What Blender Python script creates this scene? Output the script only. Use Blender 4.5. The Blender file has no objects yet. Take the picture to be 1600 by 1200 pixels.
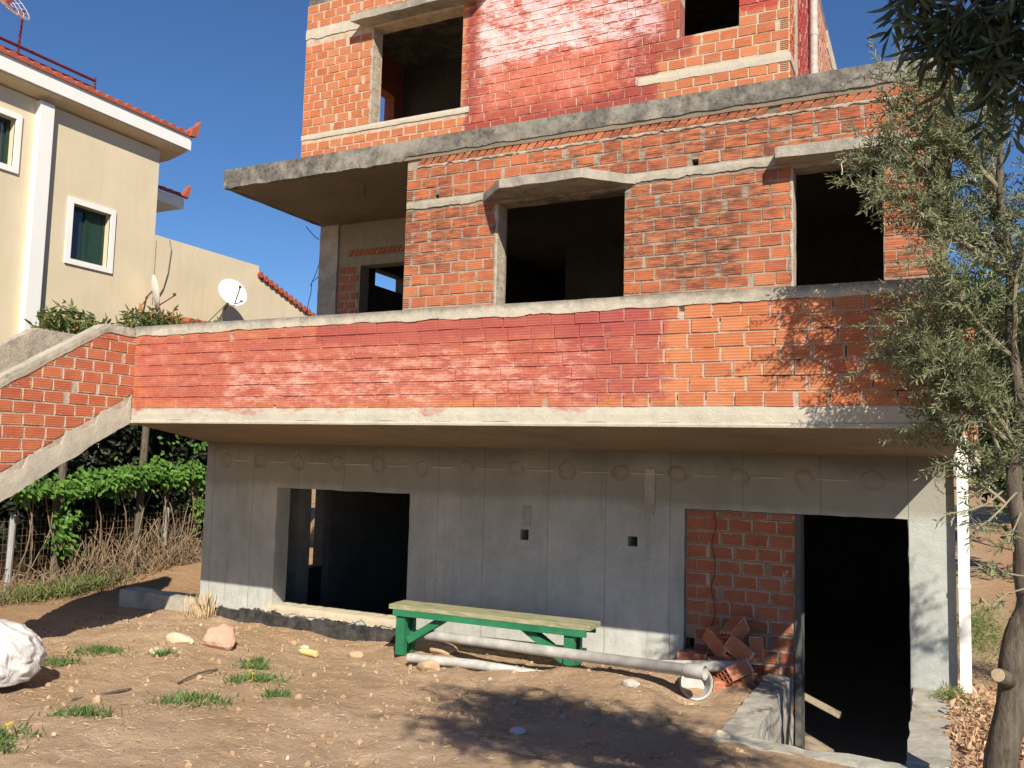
import bpy, bmesh, math, random
from mathutils import Vector, Matrix, noise, Euler
random.seed(7)
C = bpy.context.scene.collection
PI = math.pi

# ------------------------------------------------------------------ tagging
def tag(o, label=None, cat=None, group=None, kind=None):
    if label: o['label'] = label
    if cat: o['category'] = cat
    if group: o['group'] = group
    if kind or cat: o['kind'] = kind or 'thing'
    return o
def thing(name, label, cat, loc=(0, 0, 0), rot=(0, 0, 0), group=None):
    o = bpy.data.objects.new(name, None); C.objects.link(o)
    o.location = loc; o.rotation_euler = rot; o.empty_display_size = .1
    return tag(o, label, cat, group)

# ------------------------------------------------------------------ mesh builder
class MB:
    def __init__(s): s.v = []; s.f = []; s.m = []; s.r = []; s.u = []
    def face(s, pts, mi=0, rnd=0.5, uv=None):
        n = len(s.v); s.v.extend([tuple(p) for p in pts]); s.f.append(tuple(range(n, n+len(pts))))
        s.m.append(mi); s.r.append(rnd)
        s.u.extend(uv if uv else [(0.5, 0.5)]*len(pts))
    def add(s, verts, faces, mi=0, rnd=0.5):
        n = len(s.v); s.v.extend([tuple(p) for p in verts])
        for f in faces:
            s.f.append(tuple(i+n for i in f)); s.m.append(mi); s.r.append(rnd); s.u.extend([(0.5, 0.5)]*len(f))
    def build(s, name, mats, parent=None, smooth=False, weld=False):
        me = bpy.data.meshes.new(name); me.from_pydata(s.v, [], s.f)
        if not isinstance(mats, (list, tuple)): mats = [mats]
        for m in mats: me.materials.append(m)
        me.polygons.foreach_set('material_index', s.m)
        a = me.attributes.new('rnd', 'FLOAT', 'FACE'); a.data.foreach_set('value', s.r)
        uvl = me.uv_layers.new(name='UVMap'); flat = [c for uv in s.u for c in uv]; uvl.data.foreach_set('uv', flat)
        if smooth: me.polygons.foreach_set('use_smooth', [True]*len(s.f))
        me.update()
        if weld:
            bm = bmesh.new(); bm.from_mesh(me); bmesh.ops.remove_doubles(bm, verts=bm.verts, dist=.0005); bm.to_mesh(me); bm.free()
        o = bpy.data.objects.new(name, me); C.objects.link(o)
        if parent: o.parent = parent
        return o

def box(mb, x0, x1, y0, y1, z0, z1, mi=0, rnd=.5):
    v = [(x0,y0,z0),(x1,y0,z0),(x1,y1,z0),(x0,y1,z0),(x0,y0,z1),(x1,y0,z1),(x1,y1,z1),(x0,y1,z1)]
    mb.add(v, [(0,3,2,1),(4,5,6,7),(0,1,5,4),(1,2,6,5),(2,3,7,6),(3,0,4,7)], mi, rnd)
def nz(p, fr, amp, seed=0):
    q = noise.noise_vector(Vector((p[0]*fr+seed, p[1]*fr-seed*.7, p[2]*fr+3.1)))
    return (p[0]+q.x*amp, p[1]+q.y*amp, p[2]+q.z*amp)
def rbox(mb, x0, x1, y0, y1, z0, z1, amp=.006, step=.12, fr=5, mi=0, rnd=.5, seed=0, warp=None):
    """box with worn, slightly uneven faces; shared noise keeps the edges closed"""
    def grid(o, a, b, na, nb):
        base = len(mb.v); vs = []
        for i in range(na+1):
            for j in range(nb+1):
                p = [o[k]+a[k]*i/na+b[k]*j/nb for k in range(3)]
                if warp: p = warp(p)
                vs.append(nz(nz(p, fr, amp, seed), fr*4, amp*.5, seed))
        fs = [(i*(nb+1)+j, (i+1)*(nb+1)+j, (i+1)*(nb+1)+j+1, i*(nb+1)+j+1) for i in range(na) for j in range(nb)]
        mb.add(vs, fs, mi, rnd)
    X, Y, Z = x1-x0, y1-y0, z1-z0
    nx, ny, nz_ = [max(1, min(120, int(round(abs(t)/step)))) for t in (X, Y, Z)]
    grid((x0,y0,z0), (X,0,0), (0,0,Z), nx, nz_)      # front
    grid((x0,y1,z0), (0,0,Z), (X,0,0), nz_, nx)      # back
    grid((x0,y0,z0), (0,0,Z), (0,Y,0), nz_, ny)      # left
    grid((x1,y0,z0), (0,Y,0), (0,0,Z), ny, nz_)      # right
    grid((x0,y0,z1), (X,0,0), (0,Y,0), nx, ny)       # top
    grid((x0,y0,z0), (0,Y,0), (X,0,0), ny, nx)       # bottom
def prism(mb, poly, m, d0, d1, mi=0, rnd=.5, back=True):
    """poly: CCW list (s,z) seen from outside; m maps (s,z,d) to xyz; d0 outer, d1 inner depth"""
    F = [m(s, z, d0) for s, z in poly]; B = [m(s, z, d1) for s, z in poly]; n = len(poly)
    mb.face(F, mi, rnd)
    if back: mb.face(B[::-1], mi, rnd)
    for i in range(n):
        j = (i+1) % n
        mb.face([F[j], F[i], B[i], B[j]], mi, rnd)
def tube(mb, pts, radii, n=10, mi=0, cap=True, rnd=.5, jit=0):
    pts = [Vector(p) for p in pts]; rings = []; up = Vector((0, 0, 1)); prev = None
    for i, p in enumerate(pts):
        d = (pts[min(i+1, len(pts)-1)]-pts[max(i-1, 0)]).normalized()
        if prev is None:
            a = d.cross(up) if abs(d.z) < .95 else d.cross(Vector((1, 0, 0)))
            a.normalize()
        else:
            a = (prev-d*prev.dot(d)).normalized()
        prev = a; b = d.cross(a); r = radii[i] if isinstance(radii, (list, tuple)) else radii
        rings.append([p+(a*math.cos(t)+b*math.sin(t))*r*(1+jit*random.uniform(-1, 1)) for t in [2*PI*k/n for k in range(n)]])
    base = [v for R in rings for v in R]; fs = []
    for i in range(len(rings)-1):
        for k in range(n):
            k2 = (k+1) % n
            fs.append((i*n+k, (i+1)*n+k, (i+1)*n+k2, i*n+k2))
    if cap:
        fs.append(tuple(range(n))); fs.append(tuple(range((len(rings)-1)*n, len(rings)*n))[::-1])
    mb.add(base, fs, mi, rnd)
def hollow_tube(mb, pts, r, th, n=20, mi=0):
    tube(mb, pts, r, n, mi, cap=False)
    tube(mb, pts[::-1], [x-th for x in r[::-1]] if isinstance(r, list) else r-th, n, mi, cap=False)
    a = Vector(pts[0]); b = Vector(pts[-1])
    for P, Q in ((pts[0], pts[1]), (pts[-1], pts[-2])):
        P = Vector(P); d = (Vector(Q)-P).normalized()
        rr = (r[0] if P == a else r[-1]) if isinstance(r, list) else r
        u = d.cross(Vector((0, 0, 1))).normalized(); w = d.cross(u)
        for k in range(n):
            t0, t1 = 2*PI*k/n, 2*PI*(k+1)/n
            c = lambda t, q: P+(u*math.cos(t)+w*math.sin(t))*q
            mb.face([c(t0, rr), c(t1, rr), c(t1, rr-th), c(t0, rr-th)], mi)

# mapping helpers for wall faces
def face_y(y0): return lambda s, z, d: (s, y0+d, z)          # wall seen from -y
def face_xp(x0): return lambda s, z, d: (x0-d, s, z)         # wall seen from +x

def clip(poly, a, b, c):
    """keep a*s+b*z<=c"""
    out = []
    for i in range(len(poly)):
        p, q = poly[i], poly[(i+1) % len(poly)]
        dp, dq = a*p[0]+b*p[1]-c, a*q[0]+b*q[1]-c
        if dp <= 0: out.append(p)
        if (dp < 0 < dq) or (dq < 0 < dp):
            t = dp/(dp-dq); out.append((p[0]+(q[0]-p[0])*t, p[1]+(q[1]-p[1])*t))
    return out

def panel(mb, m, s0, s1, z0, z1, openings, th, mi=0, d0=0.0, step=None, rough=0.0):
    """wall sheet of thickness th with rectangular openings, all reveals closed"""
    ss = sorted({s0, s1} | {max(s0, min(s1, v)) for o in openings for v in (o[0], o[1])})
    zs = sorted({z0, z1} | {max(z0, min(z1, v)) for o in openings for v in (o[2], o[3])})
    if step:
        def fill(a):
            r = [a[0]]
            for i in range(1, len(a)):
                n = max(1, int((a[i]-a[i-1])/step))
                r += [a[i-1]+(a[i]-a[i-1])*k/n for k in range(1, n+1)]
            return r
        ss = fill(ss); zs = fill(zs)
    def solid(i, j):
        if i < 0 or j < 0 or i >= len(ss)-1 or j >= len(zs)-1: return False
        cs, cz = (ss[i]+ss[i+1])/2, (zs[j]+zs[j+1])/2
        return not any(o[0] < cs < o[1] and o[2] < cz < o[3] for o in openings)
    def M(s, z, d):
        if rough:
            q = noise.noise_vector(Vector((s*7, z*7, 1.7)))+noise.noise_vector(Vector((s*23, z*23, 5.)))*.6
            s += q.x*rough; z += q.y*rough
        return m(s, z, d)
    D1 = d0+th
    for i in range(len(ss)-1):
        for j in range(len(zs)-1):
            if not solid(i, j): continue
            a, b, c, d = ss[i], ss[i+1], zs[j], zs[j+1]
            mb.face([M(a,c,d0), M(b,c,d0), M(b,d,d0), M(a,d,d0)], mi)
            mb.face([M(a,d,D1), M(b,d,D1), M(b,c,D1), M(a,c,D1)], mi)
            if not solid(i-1, j): mb.face([M(a,c,d0), M(a,d,d0), M(a,d,D1), M(a,c,D1)], mi)
            if not solid(i+1, j): mb.face([M(b,d,d0), M(b,c,d0), M(b,c,D1), M(b,d,D1)], mi)
            if not solid(i, j-1): mb.face([M(b,c,d0), M(a,c,d0), M(a,c,D1), M(b,c,D1)], mi)
            if not solid(i, j+1): mb.face([M(a,d,d0), M(b,d,d0), M(b,d,D1), M(a,d,D1)], mi)

def one_brick(mb, poly, m, mi, proud=.007):
    if len(poly) < 3: return
    cs = sum(p[0] for p in poly)/len(poly); cz = sum(p[1] for p in poly)/len(poly)
    if max(p[0] for p in poly)-min(p[0] for p in poly) < .02 or max(p[1] for p in poly)-min(p[1] for p in poly) < .02: return
    z0 = min(p[1] for p in poly); s0 = min(p[0] for p in poly)
    pr = proud+random.uniform(-.003, .003); r = random.random(); tl = random.uniform(-.0018, .0018)
    n = len(poly); ch = .0035
    inn = [(p[0]+(ch if p[0] < cs else -ch), p[1]+(ch if p[1] < cz else -ch)) for p in poly]
    uvf = lambda L: [((p[0]-s0)/.19, (p[1]-z0)/.1) for p in L]
    q = [(p[0]+random.uniform(-.0015, .0015), p[1]+random.uniform(-.0015, .0015)) for p in poly]
    mb.face([m(s, z, -pr+tl*(1 if s < cs else -1)) for s, z in inn], mi, r, uvf(inn))
    for i in range(n):
        j = (i+1) % n
        mb.face([m(*q[i], -pr+.004), m(*q[j], -pr+.004), m(*inn[j], -pr+tl*(1 if inn[j][0] < cs else -1)), m(*inn[i], -pr+tl*(1 if inn[i][0] < cs else -1))], mi, r, uvf([q[i], q[j], inn[j], inn[i]]))
        mb.face([m(*q[i], .004), m(*q[j], .004), m(*q[j], -pr+.004), m(*q[i], -pr+.004)], mi, r, uvf([q[i], q[j], q[j], q[i]]))

def hole_face(mb, m, s0, s1, z0, z1, d0, mi, nx=3, nzz=4, depth=.13, r=.5):
    """end face of a hollow brick: a web of clay around square holes sunk into the brick"""
    def cuts(a, b, n):
        w = (b-a)/(n*1.0+(n+1)*.34); e = w*.34; o = [a]
        for k in range(n): o += [o[-1]+e, o[-1]+e+w]
        o.append(b); return o
    S = cuts(s0, s1, nx); Z = cuts(z0, z1, nzz)
    for i in range(len(S)-1):
        for j in range(len(Z)-1):
            a, b, c, d = S[i], S[i+1], Z[j], Z[j+1]
            if i % 2 and j % 2:
                mb.face([m(a,c,d0+depth), m(b,c,d0+depth), m(b,d,d0+depth), m(a,d,d0+depth)], mi, r)
                mb.face([m(a,c,d0), m(b,c,d0), m(b,c,d0+depth), m(a,c,d0+depth)], mi, r)
                mb.face([m(b,c,d0), m(b,d,d0), m(b,d,d0+depth), m(b,c,d0+depth)], mi, r)
                mb.face([m(b,d,d0), m(a,d,d0), m(a,d,d0+depth), m(b,d,d0+depth)], mi, r)
                mb.face([m(a,d,d0), m(a,c,d0), m(a,c,d0+depth), m(a,d,d0+depth)], mi, r)
            else:
                mb.face([m(a,c,d0), m(b,c,d0), m(b,d,d0), m(a,d,d0)], mi, r)

def bricks(mb, m, s0, s1, z0, z1, openings=(), L=.19, H=.114, joint=.0135, mi=1, cuts=(), ends_left=False, ends_right=False, zoff=0., wide=.1, proud=.007):
    z = z0+zoff; row = 0
    while z < z1-.02:
        zt = min(z+H-joint, z1); ivs = [(s0, s1)]
        for o in openings:
            if o[2] < zt-.012 and o[3] > z+.012:
                nv = []
                for a, b in ivs:
                    if o[1] <= a or o[0] >= b: nv.append((a, b)); continue
                    if o[0] > a: nv.append((a, o[0]))
                    if o[1] < b: nv.append((o[1], b))
                ivs = nv
        for a, b in ivs:
            s = a+.004; first = True
            while s < b-.02:
                if first and ends_left and a == s0 and row % 2 == 0:
                    w = .075; dd = -proud
                    hole_face(mb, lambda x, y, d: m(x, y, d), s, s+w, z+.006, zt-.004, dd, mi, r=random.random())
                    s += w+.028; first = False; continue
                w = L-joint
                if first and ends_left and a == s0: w = L-joint+random.uniform(-.01, .01)
                elif first: w = ((L*.5-joint) if row % 2 else L-joint)+random.uniform(-.025, .025)
                w += random.uniform(-.004, .004)
                first = False
                e = s+w
                if e > b-.035: e = b-.003
                hr = ends_right and b == s1 and row % 2 == 1
                if hr and e > b-.10: e = b-.112
                if e-s > .03:
                    dz = random.uniform(-.0025, .0025)
                    poly = [(s, z+dz), (e, z+dz+random.uniform(-.002, .002)), (e, zt+dz), (s, zt+dz+random.uniform(-.002, .002))]
                    for c in cuts: poly = clip(poly, *c)
                    one_brick(mb, poly, m, mi, proud)
                if hr and e >= b-.114:
                    hole_face(mb, lambda x, y, d: m(x, y, d), b-.082, b-.004, z+.006, zt-.004, -proud, mi, r=random.random()); break
                s = e+joint
                if random.random() < wide: s += random.uniform(.015, .045)
        z += H; row += 1

def band(mb, m, s0, s1, top, bot, d0, d1, step=.05, mi=0, jag=.0, fr=4., seed=0.):
    """rendered band with an uneven lower (and slightly uneven upper) line"""
    n = max(1, int((s1-s0)/step)); prevp = None
    for i in range(n+1):
        s = s0+(s1-s0)*i/n
        t = top(s) if callable(top) else top; b = bot(s) if callable(bot) else bot
        b += jag*(noise.noise(Vector((s*fr, seed, 0)))+.5*noise.noise(Vector((s*fr*4, seed, 2))))
        t += jag*.15*noise.noise(Vector((s*fr*2, seed, 9)))
        dd = d0+.004*noise.noise(Vector((s*3, seed, 4)))
        P = [m(s, t, dd), m(s, b, dd), m(s, b, d1), m(s, t, d1), m(s, (t+b)/2, dd-.003)]
        if prevp:
            Q = prevp
            mb.face([Q[4], P[4], P[0], Q[0]], mi); mb.face([Q[1], P[1], P[4], Q[4]], mi)
            mb.face([Q[0], P[0], P[3], Q[3]], mi); mb.face([Q[2], P[2], P[1], Q[1]], mi)
            mb.face([Q[3], P[3], P[2], Q[2]], mi)
        else: mb.face([P[0], P[3], P[2], P[1]], mi)
        prevp = P
    mb.face([prevp[1], prevp[2], prevp[3], prevp[0]], mi)

# ------------------------------------------------------------------ shader helpers
class N:
    def __init__(s, name, rough=.9, spec=.2):
        s.mat = bpy.data.materials.new(name); s.mat.use_nodes = True; s.t = s.mat.node_tree
        s.b = s.t.nodes['Principled BSDF']; s.b.inputs['Roughness'].default_value = rough
        s.b.inputs['Specular IOR Level'].default_value = spec
        s.pos = s.t.nodes.new('ShaderNodeNewGeometry').outputs['Position']
        s.sep = s.t.nodes.new('ShaderNodeSeparateXYZ'); s.t.links.new(s.pos, s.sep.inputs[0])
        s.x, s.y, s.z = s.sep.outputs
    def put(s, inp, v):
        if hasattr(v, 'is_linked'): s.t.links.new(v, inp)
        elif isinstance(v, (tuple, list)) and len(v) == 3 and inp.type == 'RGBA': inp.default_value = (*v, 1)
        else: inp.default_value = v
    def math(s, op, a, b=0., c=None, clamp=False):
        n = s.t.nodes.new('ShaderNodeMath'); n.operation = op; n.use_clamp = clamp
        s.put(n.inputs[0], a); s.put(n.inputs[1], b)
        if c is not None: s.put(n.inputs[2], c)
        return n.outputs[0]
    def vscale(s, k, v=None):
        n = s.t.nodes.new('ShaderNodeVectorMath'); n.operation = 'MULTIPLY'; s.put(n.inputs[0], v or s.pos); n.inputs[1].default_value = k
        return n.outputs[0]
    def noise(s, sc, det=4, rough=.6, vec=None, dist=0., off=None):
        n = s.t.nodes.new('ShaderNodeTexNoise'); n.inputs['Scale'].default_value = sc; n.inputs['Detail'].default_value = det
        n.inputs['Roughness'].default_value = rough; n.inputs['Distortion'].default_value = dist
        v = vec or s.pos
        if off:
            a = s.t.nodes.new('ShaderNodeVectorMath'); a.operation = 'ADD'; s.put(a.inputs[0], v); a.inputs[1].default_value = off; v = a.outputs[0]
        s.put(n.inputs['Vector'], v); return n.outputs[0]
    def voro(s, sc, feat='F1', vec=None):
        n = s.t.nodes.new('ShaderNodeTexVoronoi'); n.inputs['Scale'].default_value = sc; n.feature = feat
        s.put(n.inputs['Vector'], vec or s.pos); return n.outputs['Distance']
    def ramp(s, f, stops):
        n = s.t.nodes.new('ShaderNodeValToRGB'); e = n.color_ramp.elements
        while len(e) < len(stops): e.new(.5)
        for i, (p, c) in enumerate(stops):
            e[i].position = p; e[i].color = (c, c, c, 1) if isinstance(c, (int, float)) else (*c, 1)
        s.put(n.inputs[0], f); return n.outputs[0]
    def mr(s, v, a, b, c=0., d=1.):
        n = s.t.nodes.new('ShaderNodeMapRange'); n.inputs[1].default_value = a; n.inputs[2].default_value = b
        n.inputs[3].default_value = c; n.inputs[4].default_value = d; s.put(n.inputs[0], v); return n.outputs[0]
    def mix(s, f, a, b, mode='MIX'):
        n = s.t.nodes.new('ShaderNodeMix'); n.data_type = 'RGBA'; n.blend_type = mode
        s.put(n.inputs[0], f); s.put(n.inputs[6], a); s.put(n.inputs[7], b); return n.outputs[2]
    def attr(s, name):
        n = s.t.nodes.new('ShaderNodeAttribute'); n.attribute_name = name; return n.outputs['Fac']
    def uv(s):
        n = s.t.nodes.new('ShaderNodeUVMap'); q = s.t.nodes.new('ShaderNodeSeparateXYZ'); s.t.links.new(n.outputs[0], q.inputs[0]); return q.outputs
    def color(s, c): s.put(s.b.inputs['Base Color'], c)
    def bump(s, h, strength=.5, dist=.01):
        n = s.t.nodes.new('ShaderNodeBump'); n.inputs['Strength'].default_value = strength; n.inputs['Distance'].default_value = dist
        s.put(n.inputs['Height'], h); s.t.links.new(n.outputs[0], s.b.inputs['Normal'])
    def zone(s, a0, a1, z0, z1, feather=.12, amp=.16, sc=3., axis='x', off=(0, 0, 0)):
        A = {'x': s.x, 'y': s.y}[axis]
        m = s.math('MINIMUM', s.math('MINIMUM', s.math('SUBTRACT', A, a0), s.math('SUBTRACT', a1, A)),
                   s.math('MINIMUM', s.math('SUBTRACT', s.z, z0), s.math('SUBTRACT', z1, s.z)))
        nn = s.math('MULTIPLY', s.math('SUBTRACT', s.noise(sc, 5, .7, vec=s.vscale((1, 1, 2.2)), off=off), .5), amp*2)
        return s.math('DIVIDE', s.math('ADD', m, nn), feather, clamp=True)

def simple(name, col, rough=.8, var=.15, sc=6, bump=.15, metal=0., spec=.3):
    m = N(name, rough, spec); n = m.noise(sc, 5, .65)
    c2 = tuple(c*(1-var) for c in col); c1 = tuple(min(1, c*(1+var)) for c in col)
    m.color(m.mix(m.mr(n, .3, .7), c2, c1)); m.bump(m.noise(sc*9, 3), bump, .004)
    m.b.inputs['Metallic'].default_value = metal
    return m.mat

def washes(m, col, mode):
    """paint washes and soot that lie over brick and mortar alike"""
    streak = m.noise(1., 4, .75, vec=m.vscale((9, 9, 60)))
    blot = m.noise(2.6, 6, .7, off=(4, 1, 7)); blot2 = m.noise(5.5, 5, .75, vec=m.vscale((.7, .7, 1.6)), off=(1, 9, 2))
    if mode == 'parapet':
        z1 = m.zone(-6.68, -2.10, .345, 1.10, .10, .26, 3.5)
        z2 = m.zone(-2.40, -1.58, .40, 1.12, .07, .22, 6.5)
        z3 = m.zone(-4.6, -1.72, .88, 1.10, .035, .08, 5, off=(3, 3, 3))
        fade = m.mr(blot2, .32, .62)
        red = m.mix(m.mr(blot, .35, .65), (.45, .145, .10), (.38, .10, .08))
        pink = m.mix(m.mr(streak, .3, .7), (.56, .21, .15), (.66, .34, .26))
        red = m.mix(m.math('MULTIPLY', m.mr(blot2, .50, .66), .75), red, pink)
        red = m.mix(m.mr(streak, .42, .68, 0, .5), red, (.33, .062, .045)); red = m.mix(m.mr(m.noise(1., 4, .7, vec=m.vscale((3, 3, 26)), off=(3, 1, 1)), .5, .68, 0, .5), red, (.52, .19, .09))
        mag = m.mix(m.mr(blot, .3, .7), (.31, .065, .07), (.40, .11, .085))
        pale = m.math('MULTIPLY', m.zone(-5.6, -2.12, .37, .87, .12, .27, 4.5, off=(8, 2, 1)), m.mr(m.noise(4.5, 6, .85, vec=m.vscale((1, 1, 3.2)), off=(2, 2, 5)), .47, .64))
        col = m.mix(m.math('MULTIPLY', z1, m.mr(m.math('ADD', m.math('MULTIPLY', blot2, .6), m.math('MULTIPLY', streak, .4)), .30, .48, .45, .95)), col, red)
        col = m.mix(m.math('MULTIPLY', z3, .75), col, mag)
        col = m.mix(m.math('MULTIPLY', z2, m.mr(streak, .3, .6, .35, .95)), col, mag)
        col = m.mix(m.math('MULTIPLY', pale, .72), col, (.74, .46, .37))
    elif mode == 'upper':
        z1 = m.zone(-5.08, -2.62, 3.7, 7.2, .06, .16, 3.5)
        z2 = m.zone(-1.83, -1.36, 4.72, 7.2, .03, .05, 5)
        z4 = m.zone(-3.1, -2.25, 4.35, 5.05, .05, .10, 4)
        core = m.zone(-4.92, -3.0, 4.0, 7.0, .2, .30, 3.2, off=(5, 5, 5))
        edge = m.mix(m.mr(blot, .3, .7), (.27, .055, .055), (.35, .09, .065))
        inner = m.mix(m.mr(blot2, .3, .62), (.42, .10, .05), (.56, .17, .12))
        red = m.mix(m.math('MULTIPLY', core, m.mr(blot2, .3, .5, .4, 1.)), edge, inner)
        white = m.math('MULTIPLY', m.zone(-4.95, -2.55, 4.62, 5.75, .12, .24, 2.6, off=(2, 7, 1)), m.mr(m.math('ADD', m.math('MULTIPLY', streak, .4), m.math('MULTIPLY', blot2, .6)), .44, .53))
        pk = m.math('MULTIPLY', m.zone(-4.95, -2.7, 4.1, 5.3, .15, .3, 2.8, off=(7, 1, 4)), m.mr(m.math('ADD', m.math('MULTIPLY', streak, .5), m.math('MULTIPLY', blot, .5)), .50, .60))
        col = m.mix(m.math('MULTIPLY', z1, m.mr(blot2, .18, .38, .72, .97)), col, red)
        col = m.mix(m.math('MULTIPLY', z4, .8), col, edge)
        col = m.mix(m.math('MULTIPLY', z2, .92), col, (.40, .065, .055))
        col = m.mix(m.math('MULTIPLY', pk, .7), col, (.66, .30, .24))
        col = m.mix(m.math('MULTIPLY', white, .93), col, m.mix(m.mr(blot, .35, .65), (.78, .66, .64), (.66, .42, .44)))
    elif mode == 'side':
        z1 = m.zone(9.2, 10.9, 3.3, 7, .05, .08, 4, axis='y')
        z2 = m.zone(11.2, 15, 3.3, 7, .1, .3, 3, axis='y')
        col = m.mix(m.math('MULTIPLY', z1, .9), col, (.38, .06, .06)); col = m.mix(m.math('MULTIPLY', z2, .6), col, (.55, .33, .26))
    elif mode == 'soot':
        big = m.noise(1.15, 3, .6, off=(3.3, 0, 1.2)); st = m.noise(1., 4, .7, vec=m.vscale((6, 6, 34)), off=(1, 2, 3))
        band_ = m.math('MULTIPLY', m.mr(big, .42, .54), m.mr(st, .42, .56))
        mid = m.zone(-2.3, -1.35, 1.5, 2.55, .2, .22, 2.2)
        f = m.math('MAXIMUM', m.math('MULTIPLY', band_, .62), m.math('MULTIPLY', m.math('MULTIPLY', mid, m.mr(st, .40, .58)), .8))
        top = m.math('MULTIPLY', m.zone(-3.6, .4, 2.66, 3.1, .15, .15, 3), m.mr(st, .45, .6))
        f = m.math('MAXIMUM', f, m.math('MULTIPLY', top, .75))
        col = m.mix(f, col, (.075, .05, .038))
    return col

def brick_mat(name, mode=None, base=None, grime=.35, smear=.66):
    m = N(name, .97, .04); r = m.attr('rnd'); u, v, _ = m.uv()
    b = base or [(.44, .115, .052), (.50, .15, .065), (.38, .09, .048), (.52, .185, .085), (.45, .125, .058)]
    col = m.ramp(r, [(0., b[0]), (.25, b[1]), (.5, b[2]), (.75, b[3]), (1., b[4])])
    n1 = m.noise(7, 5, .65); col = m.mix(m.mr(n1, .3, .75, .0, .35), col, (.60, .27, .15))
    col = m.mix(m.mr(m.noise(2.3, 5, .7, off=(6, 2, 8)), .42, .7, 0, .2 if mode == 'parapet' else .32), col, (.33, .165, .105))
    # horizontal keying grooves of the hollow bricks
    g = m.math('SINE', m.math('MULTIPLY', v, 2*PI*5)); gm = m.mr(g, -.6, .9); r2 = m.math('FRACT', m.math('MULTIPLY', r, 7.31)); gate = m.mr(r2, .35, .75, .25, 1.)
    wear = m.noise(1., 4, .7, vec=m.vscale((7, 7, 26)), off=(9, 2, 2))
    dirt = m.math('MULTIPLY', m.math('MULTIPLY', m.mr(g, -.95, -.2, 1, 0), m.mr(wear, .40, .60)), gate)
    col = m.mix(m.math('MULTIPLY', dirt, grime+.2), col, (.20, .06, .035))
    col = m.mix(m.math('MULTIPLY', m.math('MULTIPLY', m.mr(wear, .44, .66), gate), grime*1.3), col, (.25, .085, .05))
    col = washes(m, col, mode)
    sm = m.noise(5.2, 6, .72, off=(.3, 7.1, 2.2)); smf = m.mr(sm, smear, smear+.035)
    # mortar squeezed raggedly over the brick edges
    ed = m.math('MINIMUM', m.math('MULTIPLY', m.math('MINIMUM', v, m.math('SUBTRACT', 1., v)), .1), m.math('MULTIPLY', m.math('MINIMUM', u, m.math('SUBTRACT', .93, u)), .19))
    rg = m.math('MULTIPLY', m.math('SUBTRACT', m.math('ADD', m.math('MULTIPLY', m.noise(13, 5, .75, off=(5, 1, 6)), .7), m.math('MULTIPLY', m.noise(2.2, 3, .6, off=(1, 5, 5)), .3)), .465), .045 if mode == 'soot' else .055)
    sme = m.mr(m.math('SUBTRACT', ed, rg), .0, .003, 1, 0)
    if mode != 'parapet': smf = m.math('MAXIMUM', smf, m.math('MULTIPLY', sme, .9))
    else: smf = m.math('MAXIMUM', smf, m.math('MULTIPLY', m.math('MULTIPLY', sme, m.mr(m.x, -2.2, -1.6)), .7))
    col = m.mix(m.math('MULTIPLY', smf, .8), col, (.44, .365, .28) if mode == 'soot' else (.52, .43, .33))
    m.color(col)
    h = m.math('ADD', m.math('MULTIPLY', gm, .55), m.math('MULTIPLY', m.noise(60, 4, .7), .6))
    h = m.math('ADD', h, m.math('MULTIPLY', smf, .8))
    m.bump(h, .5, .005); return m.mat
def mortar_mat(name, mode=None, col=(.52, .44, .345), dark=.0):
    m = N(name, .95, .1); n = m.noise(9, 6, .7); c = m.mix(m.mr(n, .3, .72), tuple(k*.62 for k in col), tuple(k*1.12 for k in col))
    if dark:   # open, unfilled bed joints, the shade in their gaps painted dark
        d = m.noise(1., 3, .6, vec=m.vscale((3.2, 3.2, 11)), off=(6, 1, 3)); c = m.mix(m.math('MULTIPLY', m.mr(d, .555, .60), dark), c, (.05, .025, .015))
    c = washes(m, c, mode); m.color(c); m.bump(m.math('ADD', m.noise(40, 5, .75), m.noise(12, 3)), .9, .012); return m.mat

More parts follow.
